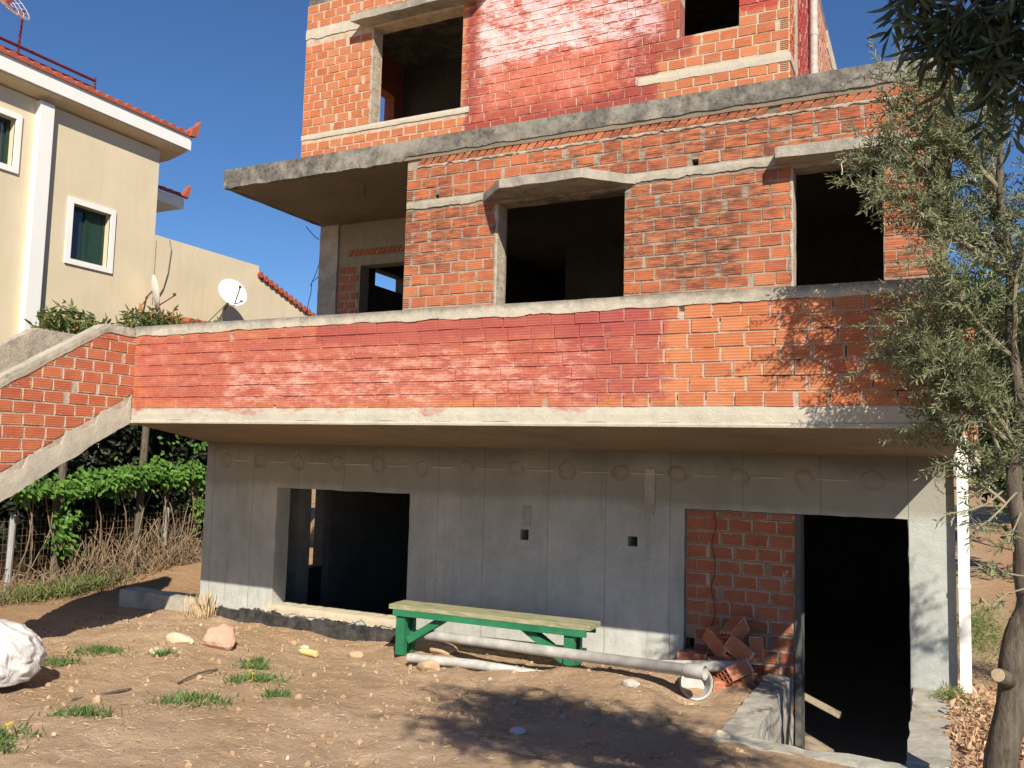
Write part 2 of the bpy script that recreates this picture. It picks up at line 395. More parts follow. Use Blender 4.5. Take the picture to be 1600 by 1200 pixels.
def concrete_mat(name, a=(.40, .375, .33), b=(.30, .285, .25), lichen=0., lic_thr=.5, bright=1., boards=None, wash=None, topz=None, marks=False, bitumen=False, streak=.25, warm=None, fr=1.):
    m = N(name, .92, .15)
    n1 = m.noise(1.7*fr, 6, .68); n2 = m.noise(11*fr, 6, .7, off=(2, 4, 1)); n3 = m.noise(1., 5, .65, vec=m.vscale((7, 7, .7)), off=(1, 1, 5))
    col = m.mix(m.mr(n1, .32, .68), b, a)
    col = m.mix(m.mr(n2, .45, .75, 0, .45), col, tuple(k*.68 for k in b))
    col = m.mix(m.mr(n3, .5, .68, 0, streak), col, tuple(k*.55 for k in b))
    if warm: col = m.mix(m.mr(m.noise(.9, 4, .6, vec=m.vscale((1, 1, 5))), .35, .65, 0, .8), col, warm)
    h = m.math('ADD', m.math('MULTIPLY', m.noise(70, 4, .7), .4), n2)
    if boards:                                   # formwork board joints
        A = m.x if boards[0] == 'x' else m.z
        wx = m.t.nodes.new('ShaderNodeTexNoise'); wx.noise_dimensions = '1D'; wx.inputs['Scale'].default_value = .9; m.put(wx.inputs['W'], A)
        A = m.math('ADD', A, m.math('ADD', m.math('MULTIPLY', wx.outputs[0], .55), m.math('MULTIPLY', m.noise(3, 2), .012))); q = m.math('PINGPONG', A, boards[1])
        ln = m.mr(q, .0, .006, 1, 0)
        brd = m.math('FLOOR', m.math('DIVIDE', A, boards[1]*2)); wn = m.t.nodes.new('ShaderNodeTexWhiteNoise'); wn.noise_dimensions = '1D'; m.put(wn.inputs['W'], brd)
        col = m.mix(m.math('MULTIPLY', wn.outputs['Value'], .18), col, tuple(k*.6 for k in b))
        col = m.mix(m.math('MULTIPLY', ln, m.mr(m.noise(1.7, 3), .45, .62, 0, .4)), col, tuple(k*.35 for k in b)); h = m.math('SUBTRACT', h, m.math('MULTIPLY', ln, .8))
    if marks:
        bl = m.noise(.8, 6, .75, off=(9, 4, 2)); col = m.mix(m.mr(bl, .45, .62, 0, .35), col, (.27, .275, .255)); col = m.mix(m.mr(m.noise(1., 5, .7, vec=m.vscale((2.2, 2.2, .5)), off=(4, 4, 1)), .52, .66, 0, .35), col, (.62, .61, .55))
        pit = m.math('MULTIPLY', m.mr(m.voro(7), .045, .03), m.mr(m.noise(2.5, 3, off=(6, 6, 6)), .5, .6)); col = m.mix(m.math('MULTIPLY', pit, .8), col, (.07, .07, .065)); h = m.math('SUBTRACT', h, pit)
        rust = m.mr(m.noise(1., 5, .75, vec=m.vscale((9, 9, .6)), off=(2, 8, 8)), .60, .72, 0, .4); col = m.mix(rust, col, (.20, .19, .165))
    if marks:                                    # warm beam pour above, patched tie marks along it
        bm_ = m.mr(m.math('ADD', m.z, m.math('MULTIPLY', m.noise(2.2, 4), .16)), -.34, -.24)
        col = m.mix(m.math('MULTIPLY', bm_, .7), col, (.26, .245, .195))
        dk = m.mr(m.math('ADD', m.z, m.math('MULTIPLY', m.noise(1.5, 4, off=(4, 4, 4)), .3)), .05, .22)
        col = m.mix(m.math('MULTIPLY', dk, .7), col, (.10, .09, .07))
        per = .53
        cx = m.math('SUBTRACT', m.math('MODULO', m.math('ADD', m.x, 50.0), per), per/2)
        cz = m.math('ADD', m.z, m.math('ADD', .105, m.math('MULTIPLY', m.math('SUBTRACT', m.noise(1.3, 2), .5), .12))); w = m.math('MULTIPLY', m.math('SUBTRACT', m.noise(9, 4, .7), .5), .13)
        rr = m.math('ADD', m.math('SQRT', m.math('ADD', m.math('MULTIPLY', cx, cx), m.math('MULTIPLY', cz, cz))), w)
        ring = m.math('MULTIPLY', m.mr(rr, .085, .075), m.mr(rr, .045, .075)); disk = m.mr(rr, .10, .08)
        vv = m.mr(m.noise(4, 3, .6, off=(8, 8, 8)), .4, .6); col = m.mix(m.math('MULTIPLY', disk, m.math('MULTIPLY', vv, .25)), col, (.20, .16, .12)); col = m.mix(m.math('MULTIPLY', ring, m.math('MULTIPLY', vv, .25)), col, (.10, .06, .045))
        h = m.math('ADD', h, m.math('MULTIPLY', ring, .8))
    if bitumen:
        e = m.math('ADD', m.z, m.math('MULTIPLY', m.math('SUBTRACT', m.noise(6, 5, .75), .5), .20))
        left = m.mr(m.x, -4.78, -4.74, 1, 0)
        cream = m.math('MULTIPLY', m.mr(m.z, -1.64, -1.655), m.math('MULTIPLY', left, m.mr(m.x, -6.8, -6.6)))
        bt = m.math('MULTIPLY', m.mr(e, -1.745, -1.755), left); gap = m.mr(m.noise(1., 4, .8, vec=m.vscale((14, 14, 1.2))), .68, .70, 1, 0)
        bt = m.math('MULTIPLY', bt, gap)
        col = m.mix(bt, col, m.mix(m.mr(n2, .4, .7), (.028, .028, .03), (.10, .095, .088)))
    if lichen:
        lf = m.math('MULTIPLY', m.mr(m.math('ADD', m.math('MULTIPLY', m.noise(4.5, 6, .78, off=(3, 9, 1)), .6), m.math('MULTIPLY', m.noise(1.1, 4, .6), .4)), lic_thr-.05, lic_thr+.07), lichen)
        col = m.mix(lf, col, m.mix(m.mr(m.noise(22, 5, .8), .35, .65), (.055, .052, .046), (.17, .16, .14)))
    if wash: col = washes(m, col, wash)
    if topz is not None:                         # black growth along the weathered top edge
        tf = m.math('ADD', m.z, m.math('MULTIPLY', m.math('SUBTRACT', m.noise(7, 5, .75, off=(1, 6, 6)), .5), .10)); tf = m.mr(tf, topz-.045, topz+.005, 0, .8)
        col = m.mix(tf, col, m.mix(m.mr(m.noise(25, 5, .8), .35, .65), (.10, .095, .085), (.24, .225, .19)))
    m.color(col); m.bump(h, .7, .012); return m.mat

def leaf_mat(name, a, b, dead=None, trans=.25):
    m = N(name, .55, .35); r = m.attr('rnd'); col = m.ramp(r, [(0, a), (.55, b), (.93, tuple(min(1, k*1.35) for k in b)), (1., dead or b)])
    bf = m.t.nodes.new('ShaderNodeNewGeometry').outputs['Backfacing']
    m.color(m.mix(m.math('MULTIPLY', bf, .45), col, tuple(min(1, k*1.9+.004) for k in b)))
    tr = m.t.nodes.new('ShaderNodeBsdfTranslucent'); m.put(tr.inputs[0], tuple(min(1, k*1.6) for k in b))
    mx = m.t.nodes.new('ShaderNodeMixShader'); mx.inputs[0].default_value = trans
    m.t.links.new(m.b.outputs[0], mx.inputs[1]); m.t.links.new(tr.outputs[0], mx.inputs[2]); m.t.links.new(mx.outputs[0], m.t.nodes['Material Output'].inputs[0])
    return m.mat

MT = {}
MT['brick'] = brick_mat('brick_plain'); MT['mortar'] = mortar_mat('mortar_plain')
MT['brick_soot'] = brick_mat('brick_weathered', 'soot', grime=.5); MT['mortar_soot'] = mortar_mat('mortar_weathered', 'soot', (.42, .35, .27))
MT['brick_par'] = brick_mat('brick_red_washed', 'parapet', base=[(.47, .155, .07), (.52, .185, .085), (.45, .14, .065), (.54, .215, .10), (.49, .165, .078)], grime=.22, smear=.69)
MT['mortar_par'] = mortar_mat('mortar_red_washed', 'parapet', dark=.9)
MT['brick_up'] = brick_mat('brick_whitewashed', 'upper', base=[(.46, .14, .062), (.52, .175, .077), (.43, .12, .055), (.54, .205, .095), (.48, .15, .067)], grime=.2, smear=.70)
MT['mortar_up'] = mortar_mat('mortar_whitewashed', 'upper', (.60, .47, .34))
MT['brick_side'] = brick_mat('brick_side_wall', 'side'); MT['mortar_side'] = mortar_mat('mortar_side_wall', 'side', (.58, .45, .33))
MT['brick_stair'] = brick_mat('brick_stair_wall', None, base=[(.40, .095, .048), (.45, .12, .058), (.37, .08, .043), (.48, .16, .08), (.42, .105, .052)], grime=.15, smear=.66)
MT['brick_low'] = brick_mat('brick_infill', None, base=[(.34, .11, .065), (.38, .125, .07), (.31, .095, .06), (.36, .12, .07), (.33, .105, .06)], grime=.15, smear=.64)
MT['mortar_low'] = mortar_mat('mortar_infill', None, (.34, .27, .20))
MT['concrete'] = concrete_mat('concrete_wall', a=(.55, .57, .54), b=(.41, .43, .405), boards=('x', .30), marks=True, bitumen=True)
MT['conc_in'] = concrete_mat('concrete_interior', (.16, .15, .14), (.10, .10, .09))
MT['coping'] = concrete_mat('coping_concrete', (.50, .46, .37), (.40, .37, .30), lichen=.75, lic_thr=.54)
MT['par_coping'] = concrete_mat('parapet_coping_concrete', (.58, .535, .43), (.48, .44, .36), lichen=.4, lic_thr=.55, topz=1.128)
MT['fascia'] = concrete_mat('slab_edge_concrete', (.34, .315, .265), (.24, .225, .19), lichen=.95, lic_thr=.465)
MT['smooth'] = concrete_mat('smooth_concrete_edge', (.56, .53, .44), (.48, .45, .37), streak=.12, wash='parapet')
MT['band'] = concrete_mat('lintel_concrete', (.50, .45, .36), (.40, .36, .29), lichen=.45, lic_thr=.52)
MT['band_clean'] = concrete_mat('lintel_concrete_clean', (.56, .51, .41), (.48, .43, .35), streak=.1)
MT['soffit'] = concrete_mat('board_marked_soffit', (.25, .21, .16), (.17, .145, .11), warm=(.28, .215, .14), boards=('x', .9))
MT['canopy'] = concrete_mat('canopy_concrete', (.44, .40, .33), (.32, .30, .25), lichen=.5, lic_thr=.5)
MT['stringer'] = concrete_mat('stair_concrete', (.50, .46, .38), (.40, .37, .31), streak=.2)
MT['kerb'] = concrete_mat('retaining_concrete', (.52, .49, .42), (.40, .38, .33), lichen=.35)
MT['plaster'] = mortar_mat('rough_plaster', None, (.50, .43, .34))
MT['white_pvc'] = simple('white_pvc', (.80, .79, .74), .45, .04, 3, .03)
MT['grey_pvc'] = simple('grey_pvc_dusty', (.44, .43, .40), .6, .35, 5, .1)
MT['chalk'] = simple('chalk_line', (.62, .58, .50), .9, .15, 10, .1)
MT['iron'] = simple('rusty_iron', (.10, .05, .03), .8, .3, 20, .3)
MT['dark_wire'] = simple('dark_wire', (.03, .028, .025), .6)

# ------------------------------------------------------------------ camera
cam_d = bpy.data.cameras.new('Camera'); cam = bpy.data.objects.new('Camera', cam_d); C.objects.link(cam)
cam_d.sensor_width = 36; cam_d.lens = 30.262; cam_d.clip_start = .05; cam_d.clip_end = 5000
R_, U_, B_ = (.898218, .43878, .025993), (.014698, -.089086, .995916), (.439304, -.894168, -.086468)
cam.matrix_world = Matrix(((R_[0], U_[0], B_[0], 0), (R_[1], U_[1], B_[1], 0), (R_[2], U_[2], B_[2], 0), (0, 0, 0, 1)))
bpy.context.scene.camera = cam

# ------------------------------------------------------------------ light
sd = Vector((-.74, 1.0, -.92)).normalized()
sl = bpy.data.lights.new('Sun', 'SUN'); sl.energy = 5.0; sl.angle = math.radians(.5); sl.color = (1., .91, .76)
so = bpy.data.objects.new('Sun', sl); C.objects.link(so); so.rotation_euler = sd.to_track_quat('-Z', 'Y').to_euler(); so.location = (6, -6, 9)
W = bpy.data.worlds.new('World'); bpy.context.scene.world = W; W.use_nodes = True
wt = W.node_tree; sky = wt.nodes.new('ShaderNodeTexSky'); sky.sky_type = 'NISHITA'; sky.sun_disc = False
sky.sun_elevation = math.asin(-sd.z); sky.sun_rotation = math.atan2(-sd.x, -sd.y)
sky.air_density = 1.0; sky.dust_density = 0.0; sky.ozone_density = 4.5
tn = wt.nodes.new('ShaderNodeMix'); tn.data_type = 'RGBA'; tn.blend_type = 'MULTIPLY'; tn.inputs[0].default_value = 1.; tn.inputs[7].default_value = (.74, 1.0, 1.28, 1)
wt.links.new(sky.outputs[0], tn.inputs[6]); wt.links.new(tn.outputs[2], wt.nodes['Background'].inputs[0]); wt.nodes['Background'].inputs[1].default_value = .06
sc = bpy.context.scene
sc.view_settings.view_transform = 'Standard'; sc.view_settings.look = 'None'; sc.view_settings.exposure = .5; sc.view_settings.gamma = 1.
sc.cycles.max_bounces = 8

# ================================================================== GROUND
def lerp_tab(t, x):
    if x <= t[0][0]: return t[0][1]
    for (a, b), (c, d) in zip(t, t[1:]):
        if x <= c: return b+(d-b)*(x-a)/(c-a)
    return t[-1][1]
WB = [(-16, -1.97), (-11, -1.93), (-9, -1.97), (-7.6, -1.88), (-5, -1.90), (-4.4, -1.84), (-2, -1.76), (.5, -1.70), (5, -1.6), (30, -1.2)]
NB = [(-12, -1.8), (-6, -1.70), (-2, -1.62), (1, -1.56), (5, -1.5)]
def ss(a, b, x):
    t = max(0, min(1, (x-a)/(b-a))); return t*t*(3-2*t)
def ground(x, y, detail=True):
    t = ss(3.2, 7.0, y); h = lerp_tab(NB, x)*(1-t)+lerp_tab(WB, x)*t
    if x < -9: h += .20*ss(8.3, 10.2, y)*ss(-9, -10.4, x)
    if x > .2: h += .75*ss(11, 26, y)
    h += .055*noise.noise(Vector((x*.8, y*.8, 0)))
    h += .13*math.exp(-(((x+6.6)/.75)**2+((y-6.3)/.5)**2))
    h += .11*math.exp(-(((x+2.45)/.85)**2+((y-6.85)/.5)**2))
    h -= .14*math.exp(-(((x+1.62)/.20)**2+((y-6.58)/.22)**2))
    if detail:
        near = 1 if -12 < x < 6 and y < 14 else .3
        h += near*(.034*noise.noise(Vector((x*3.1, y*3.1, 4)))+.020*noise.noise(Vector((x*8, y*8, 1)))+.012*max(0, noise.noise(Vector((x*17, y*17, 8)))))
    if y > -2 and abs(x) > 60: pass
    return h
def axis(vals): return sorted(set(round(v, 4) for v in vals))
fx = [-9+.055*i for i in range(int(11/.055)+1)]; fy = [2.4+.055*i for i in range(int(5.1/.055)+1)]
xs = axis([-2000, -600, -200, -90, -50, -35, -26, -21] + [-18+.3*i for i in range(30)] + fx + [-7.63, -1.39, -1.03, -.14, .06, .14] + [2.1+.4*i for i in range(20)] + [12, 15, 20, 28, 40, 70, 150, 500, 2000])
ys = axis([-2000, -500, -100, -40, -20, -12, -8, -5, -3, -2, -1, 0, .6, 1.2, 1.8] + fy + [5.46, 5.66, 7.52] + [7.6+.25*i for i in range(30)] + [15.5+.9*i for i in range(14)] + [30, 36, 45, 60, 90, 150, 400, 2000])
mb = MB(); idx = {}
def gi(i, j):
    k = (i, j)
    if k not in idx: idx[k] = len(mb.v); mb.v.append((xs[i], ys[j], ground(xs[i], ys[j])))
    return idx[k]
for i in range(len(xs)-1):
    for j in range(len(ys)-1):
        cx, cy = (xs[i]+xs[i+1])/2, (ys[j]+ys[j+1])/2
        if -7.63 < cx < .14 and 7.6 < cy < 16: continue
        if -1.12 < cx < -.14 and 5.50 < cy < 7.7: continue
        if -7.5 < cx < .1 and 7.52 < cy < 7.62: continue
        mb.f.append((gi(i, j), gi(i+1, j), gi(i+1, j+1), gi(i, j+1))); mb.m.append(0); mb.r.append(.5); mb.u.extend([(0, 0)]*4)
m = N('dry_earth', .95, .1)
n1 = m.noise(.9, 5, .6); n2 = m.noise(6, 6, .7, off=(3, 3, 3)); n3 = m.noise(38, 5, .7)
col = m.mix(m.mr(n1, .35, .65), (.50, .345, .215), (.66, .48, .325)); col = m.mix(m.mr(n2, .38, .7, 0, .5), col, (.42, .28, .17))
col = m.mix(m.mr(n3, .52, .75, 0, .6), col, (.62, .49, .35)); col = m.mix(m.mr(m.noise(17, 4, .8, off=(5, 5, 5)), .55, .72, 0, .45), col, (.22, .145, .085))
stn = m.voro(24); col = m.mix(m.mr(stn, .14, .08, 0, .3), col, (.56, .43, .30)); dp = m.noise(2.4, 5, .7, off=(7, 7, 1)); col = m.mix(m.mr(dp, .5, .66, 0, .45), col, (.36, .245, .155))
far = m.mr(m.x, -8.0, -9.5); col = m.mix(m.math('MULTIPLY', far, .7), col, (.40, .235, .12))
rgt = m.math('MULTIPLY', m.mr(m.x, .3, .9), m.mr(m.y, 8, 11)); col = m.mix(m.math('MULTIPLY', rgt, .75), col, (.46, .27, .15))
m.color(col); m.bump(m.math('ADD', m.math('ADD', m.noise(22, 6, .78), m.math('MULTIPLY', m.noise(90, 4, .8), .4)), m.math('MULTIPLY', m.noise(7, 4, .6), 1.5)), .9, .04)
MT['earth'] = m.mat
g = mb.build('ground', MT['earth'], smooth=True); g['kind'] = 'structure'

# ================================================================== UNFINISHED HOUSE
H = thing('unfinished_house', 'unfinished three-storey house of bare red brick and grey concrete with empty openings', 'house', (-3.7, 7.5, -1.8))
def P_(o):     # parent in world space under the house
    return o
def part(mb, name, mats, parent=None, smooth=False, weld=False, label=None):
    o = mb.build(name, mats, smooth=smooth, weld=weld)
    o.parent = parent or H
    if parent is None or parent is H: o.matrix_parent_inverse = Matrix.Translation((3.7, -7.5, 1.8))
    if label: o['label'] = label
    return o
FY = face_y(7.5)
# --- basement: concrete front wall with the openings
bo = [(-6.55, -4.81, -1.67, -.385), (-1.97, -.19, -2.76, -.395), (-3.555, -3.465, -.765, -.665), (-2.485, -2.395, -.755, -.665)]
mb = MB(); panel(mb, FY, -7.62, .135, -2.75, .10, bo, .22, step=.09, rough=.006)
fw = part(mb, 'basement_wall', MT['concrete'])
mb = MB()                                              # brick panel beside the doorway
panel(mb, face_y(7.53), -1.965, -1.035, -2.7, -.40, [(-1.96, -1.88, -1.60, -1.50)], .12, 0); bricks(mb, face_y(7.53), -1.96, -1.04, -1.985, -.41, [(-1.965, -1.88, -1.61, -1.49)], L=.2, H=.118, wide=.06, mi=1)
part(mb, 'brick_infill', [MT['mortar_low'], MT['brick_low']])
mb = MB(); band(mb, face_y(7.525), -1.045, -1.0, -.40, -2.6, -.02, .2, .05, jag=0); part(mb, 'door_jamb', MT['conc_in'])
s = -7.335                                               # chalked level line, broken at the patched tie holes
while s < -.6:
    mb = MB(); band(mb, FY, s+.10+random.uniform(0, .04), s+.43-random.uniform(0, .08), -.098-.004*random.random(), -.107, -.0085, .001, .05); part(mb, 'chalk_dash', MT['chalk']); s += .53
mb = MB(); rbox(mb, -2.33, -2.24, 7.49, 7.51, -.47, -.06, .004, .05); part(mb, 'mortar_patch', MT['kerb'])
mb = MB(); rbox(mb, -3.53, -3.45, 7.492, 7.51, -.64, -.44, .003, .05); part(mb, 'mortar_patch', MT['kerb'])
pts = [(-1.72+.02*math.sin(i*1.3)+.01*random.random(), 7.505, -.42-i*.075) for i in range(14)]
mb = MB(); tube(mb, pts, .004, 5); part(mb, 'hanging_wire', MT['iron'])
# window sill splash of cement
mb = MB(); band(mb, FY, -6.60, -4.80, lambda s: -1.655-.02*(s+6.6)*0, -1.735, -.014, .2, .02, jag=.055, fr=7); part(mb, 'window_sill', concrete_mat('sill_cement', (.62, .55, .42), (.52, .46, .35), streak=.1))
# --- basement interior
mb = MB()
box(mb, -7.62, .135, 7.722, 15.6, -2.75, -2.50)
part(mb, 'basement_floor', concrete_mat('dusty_floor', (.52, .44, .33), (.42, .35, .26)))
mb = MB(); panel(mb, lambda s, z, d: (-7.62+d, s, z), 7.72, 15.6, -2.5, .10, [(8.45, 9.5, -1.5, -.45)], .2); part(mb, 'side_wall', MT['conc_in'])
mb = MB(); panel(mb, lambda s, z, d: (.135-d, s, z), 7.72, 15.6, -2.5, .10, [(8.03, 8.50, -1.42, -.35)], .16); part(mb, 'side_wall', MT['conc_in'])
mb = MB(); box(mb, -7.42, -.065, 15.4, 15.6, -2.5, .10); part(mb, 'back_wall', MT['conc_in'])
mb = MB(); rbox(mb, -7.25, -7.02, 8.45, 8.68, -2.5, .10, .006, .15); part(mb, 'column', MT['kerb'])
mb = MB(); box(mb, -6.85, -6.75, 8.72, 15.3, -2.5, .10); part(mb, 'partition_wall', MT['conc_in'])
# --- first floor slab with tapered balcony cantilever (its left end runs back to the corner of the basement)
YB = 5.63
mb = MB(); nx, ny = 60, 14; G = {}
def sp_(i, j, topf):
    v = j/ny; y = YB+.004+(7.5-YB)*v; xl = -6.72+(-7.62+6.72)*v; xr = .156-.021*v; x = xl+(xr-xl)*i/nx
    z = .36 if topf else .242+(.098-.242)*v
    return nz((x, y, z), 4, .003)
for i in range(nx):
    for j in range(ny):
        mb.face([sp_(i, j, 0), sp_(i, j+1, 0), sp_(i+1, j+1, 0), sp_(i+1, j, 0)]); mb.face([sp_(i, j, 1), sp_(i+1, j, 1), sp_(i+1, j+1, 1), sp_(i, j+1, 1)])
for i in range(nx): mb.face([sp_(i, 0, 0), sp_(i+1, 0, 0), sp_(i+1, 0, 1), sp_(i, 0, 1)])
for j in range(ny):
    mb.face([sp_(0, j+1, 0), sp_(0, j, 0), sp_(0, j, 1), sp_(0, j+1, 1)]); mb.face([sp_(nx, j, 0), sp_(nx, j+1, 0), sp_(nx, j+1, 1), sp_(nx, j, 1)])
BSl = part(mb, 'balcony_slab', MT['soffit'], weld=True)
mb = MB(); box(mb, -.17, -.155, 5.66, 7.48, .095, .10); 
mb = MB(); box(mb, -7.62, .135, 7.502, 15.6, .102, .38); part(mb, 'floor_slab', MT['conc_in'])
FP = face_y(YB)
mb = MB(); band(mb, FP, -6.73, .156, .375, .268, -.003, .12, .06, jag=.008)
sub0 = mb.build('slab_edge', MT['smooth']); sub0.parent = BSl
mb = MB(); band(mb, FP, -6.73, .158, .267, .239, -.012, .02, .1, jag=.0015)
sub0 = mb.build('drip_edge', MT['smooth']); sub0.parent = BSl
for o_ in list(BSl.children): o_.matrix_parent_inverse = Matrix.Identity(4)
# --- parapet
mb = MB(); panel(mb, FP, -6.70, .115, .371, 1.06, [], .13); bricks(mb, FP, -6.70, .115, .376, 1.09, (), L=.189, H=.0985, joint=.0085, wide=.06)
part(mb, 'balcony_parapet', [MT['mortar_par'], MT['brick_par']])
par = bpy.data.objects['balcony_parapet']
def sub(o, p):
    o.parent = p; o.matrix_parent_inverse = Matrix.Identity(4); return o
mb = MB(); band(mb, FP, -6.715, .132, 1.139, lambda s: 1.052-.006*math.sin(s*1.7), -.014, .145, .03, jag=.016, fr=4.5)
sub(mb.build('coping', MT['par_coping']), par)
# --- staircase coming down towards the viewer
YS = 5.29
top = lambda y: 1.121 if y > YS else 1.121-.622*(YS-y)
bot = lambda y: .239-.592*(5.60-y)
mb = MB(); yy = YS; zz = .36
while zz > -1.65:
    box(mb, -7.65, -6.82, yy-.26, yy+.12, zz-.30, zz-.155); yy -= .26; zz -= .16
box(mb, -7.65, -6.82, YS, 6.3, .245, .36)
stair = part(mb, 'stair_flight', MT['stringer'])
y0 = 2.5
for nm in ('in', 'out'):
    M0 = face_xp(-6.70) if nm == 'in' else face_xp(-7.66); ym = 5.625 if nm == 'in' else 6.1
    mb = MB()
    ya = y0 if nm == 'in' else 4.75
    poly = [(ya, bot(ya)), (5.60, .239), (5.755 if nm == 'in' else ym, .239), (5.755 if nm == 'in' else ym, 1.06), (YS, 1.06), (ya, top(ya)-.061)]
    prism(mb, poly, M0, .0, .10, 0)
    cuts = [(-.622, 1, 1.121-.622*YS-.085), (.592, -1, .592*5.60-.239-.26)] if nm == 'in' else [(-.622, 1, 1.121-.622*YS-.42), (.592, -1, .592*5.60-.239-.22)]
    bricks(mb, M0, ya, ym, -2.0, 1.03 if nm == 'in' else .84, (), L=.19, H=.102, cuts=cuts, wide=.09, zoff=.03)
    po = part(mb, 'stair_parapet', [MT['mortar'], MT['brick_stair']])
    mb = MB(); band(mb, M0, ya, 5.63 if nm == 'in' else ym, top, lambda s: top(s)-.082 if nm == 'in' else top(s)-.36, -.012, .115, .045, jag=.014 if nm == 'in' else .07)
    sub(mb.build('coping', MT['coping'] if nm == 'in' else MT['plaster']), po)
    if nm == 'in':
        mb = MB()
        def stz(y): return bot(y)+.20+.11*((y/.32) % 1.0 > .5)-.08*((y/.32) % 1.0)+.03*noise.noise(Vector((y*5, 0, 0)))
        band(mb, M0, y0, 5.61, stz, bot, -.011, .02, .04, jag=.02, fr=6)
        sub(mb.build('stringer', MT['stringer']), po)
# --- first floor brick wall
f1 = [(-3.885, -2.56, 1.25, 2.545), (-1.055, -.345, .42, 2.545), (-1.93, -1.87, 2.68, 2.74), (-4.63, -4.585, 2.68, 2.72), (-2.56, -2.55, 9, 9)]
mb = MB(); panel(mb, FY, -4.985, .115, .38, 3.14, f1[:4], .2, rough=.003, step=.12)
bricks(mb, FY, -4.985, .115, .40, 3.04, f1[:4]+[(-9, -3.884, 2.575, 2.665), (-3.9, -2.5, 2.545, 2.60), (-2.56, 1, 2.575, 2.665)], L=.187, H=.1145, ends_left=True, ends_right=True, wide=.13)
s = -4.86                                              # slanted course under the slab
while s < .08:
    w = .078+random.uniform(-.01, .01); l = .075
    if random.random() > .05: one_brick(mb, [(s, 3.048), (s+w, 3.048+.008*random.random()), (s+w+l, 3.148+.006*random.random()), (s+l, 3.146)], FY, 1, .016)
    s += w+.012
W1 = part(mb, 'first_floor_wall', [MT['mortar_soot'], MT['brick_soot']])
for a, b in ((-4.975, -4.04), (-2.46, -1.18), (-.2, .1)):
    mb = MB(); band(mb, FY, a, b, lambda s: 2.67, lambda s: 2.59, -.013, .03, .03, jag=.022, fr=6); sub(mb.build('lintel_band', MT['band']), W1)
mb = MB(); band(mb, FY, -4.96, .11, 3.175, 3.150, -.010, .03, .02, jag=.03, fr=11, seed=3); sub(mb.build('mortar_bead', MT['plaster']), W1)
mb = MB(); band(mb, FY, -4.86, .1, 3.052, 3.03, -.012, .03, .03, jag=.03, fr=12, seed=8)
sub(mb.build('mortar_bead', MT['plaster']), W1)
def jamb(xf, yf, za, zb, par, w=.03):                  # ragged cement on a window jamb, one closed strip
    mb = MB(); M = lambda s, z, d: (xf-w+z, yf-.012+d, s)
    band(mb, lambda s, z, d: (xf+z, yf+d, s), za, zb, .004, -w, -.010, .16, .03, jag=.022, fr=11, seed=xf); return sub(mb.build('jamb_render', MT['plaster']), par)
jamb(-3.885, 7.5, 1.25, 2.54, W1); jamb(-1.055, 7.5, .45, 2.54, W1, .018)
def canopy(name, poly, z0, z1, par, seed):
    mb = MB(); n = len(poly)
    # outline refined so its edge can wander
    L = []
    for i in range(n):
        p, q = poly[i], poly[(i+1) % n]; d = math.dist(p, q); k = max(1, int(d/.06))
        L += [(p[0]+(q[0]-p[0])*t/k, p[1]+(q[1]-p[1])*t/k) for t in range(k)]
    T = [nz((a, b, z1), 6, .012, seed) for a, b in L]; Bt = [nz((a, b, z0), 6, .010, seed) for a, b in L]
    mb.face(T); mb.face(Bt[::-1])
    for i in range(len(L)):
        j = (i+1) % len(L); mb.face([Bt[i], Bt[j], T[j], T[i]])
    return sub(mb.build(name, MT['canopy']), par)
canopy('window_canopy', [(-4.06, 7.49), (-3.695, 7.13), (-2.86, 7.13), (-2.455, 7.49), (-2.455, 7.6), (-4.06, 7.6)], 2.573, 2.66, W1, 1)
canopy('window_canopy', [(-1.20, 7.49), (-1.169, 7.314), (-.2, 7.314), (-.16, 7.49), (-.16, 7.6), (-1.20, 7.6)], 2.588, 2.683, W1, 5)
mb = MB(); tube(mb, [(-.66, 7.4, 2.56), (-.655, 7.4, 2.50), (-.645, 7.38, 2.44), (-.65, 7.38, 2.40)], .004, 5); sub(mb.build('hanging_wire', MT['chalk']), W1)
mb = MB(); tube(mb, [(-5.9, 8.0, 3.13), (-5.9, 8.0, 2.98)], .005, 5); part(mb, 'hanging_wire', MT['iron'])
# recess: veranda back wall, corner column, side of the room
mb = MB(); FV = face_y(9.3)
vo = [(-6.88, -5.6, .38, 2.53)]
panel(mb, FV, -7.25, -4.785, .38, 3.12, vo, .2)
bricks(mb, FV, -7.23, -6.9, .42, 2.56, vo, L=.19, H=.118, wide=.3)
s = -7.1
while s < -5.0:
    one_brick(mb, [(s, 2.66), (s+.06, 2.665), (s+.11, 2.75), (s+.05, 2.75)], FV, 1, .01); s += .075
V = part(mb, 'veranda_wall', [concrete_mat('veranda_render', (.33, .29, .22), (.25, .22, .17)), MT['brick_low']])
mb = MB(); rbox(mb, -7.56, -7.25, 9.27, 9.55, .38, 3.12, .006, .12); part(mb, 'column', MT['kerb'])
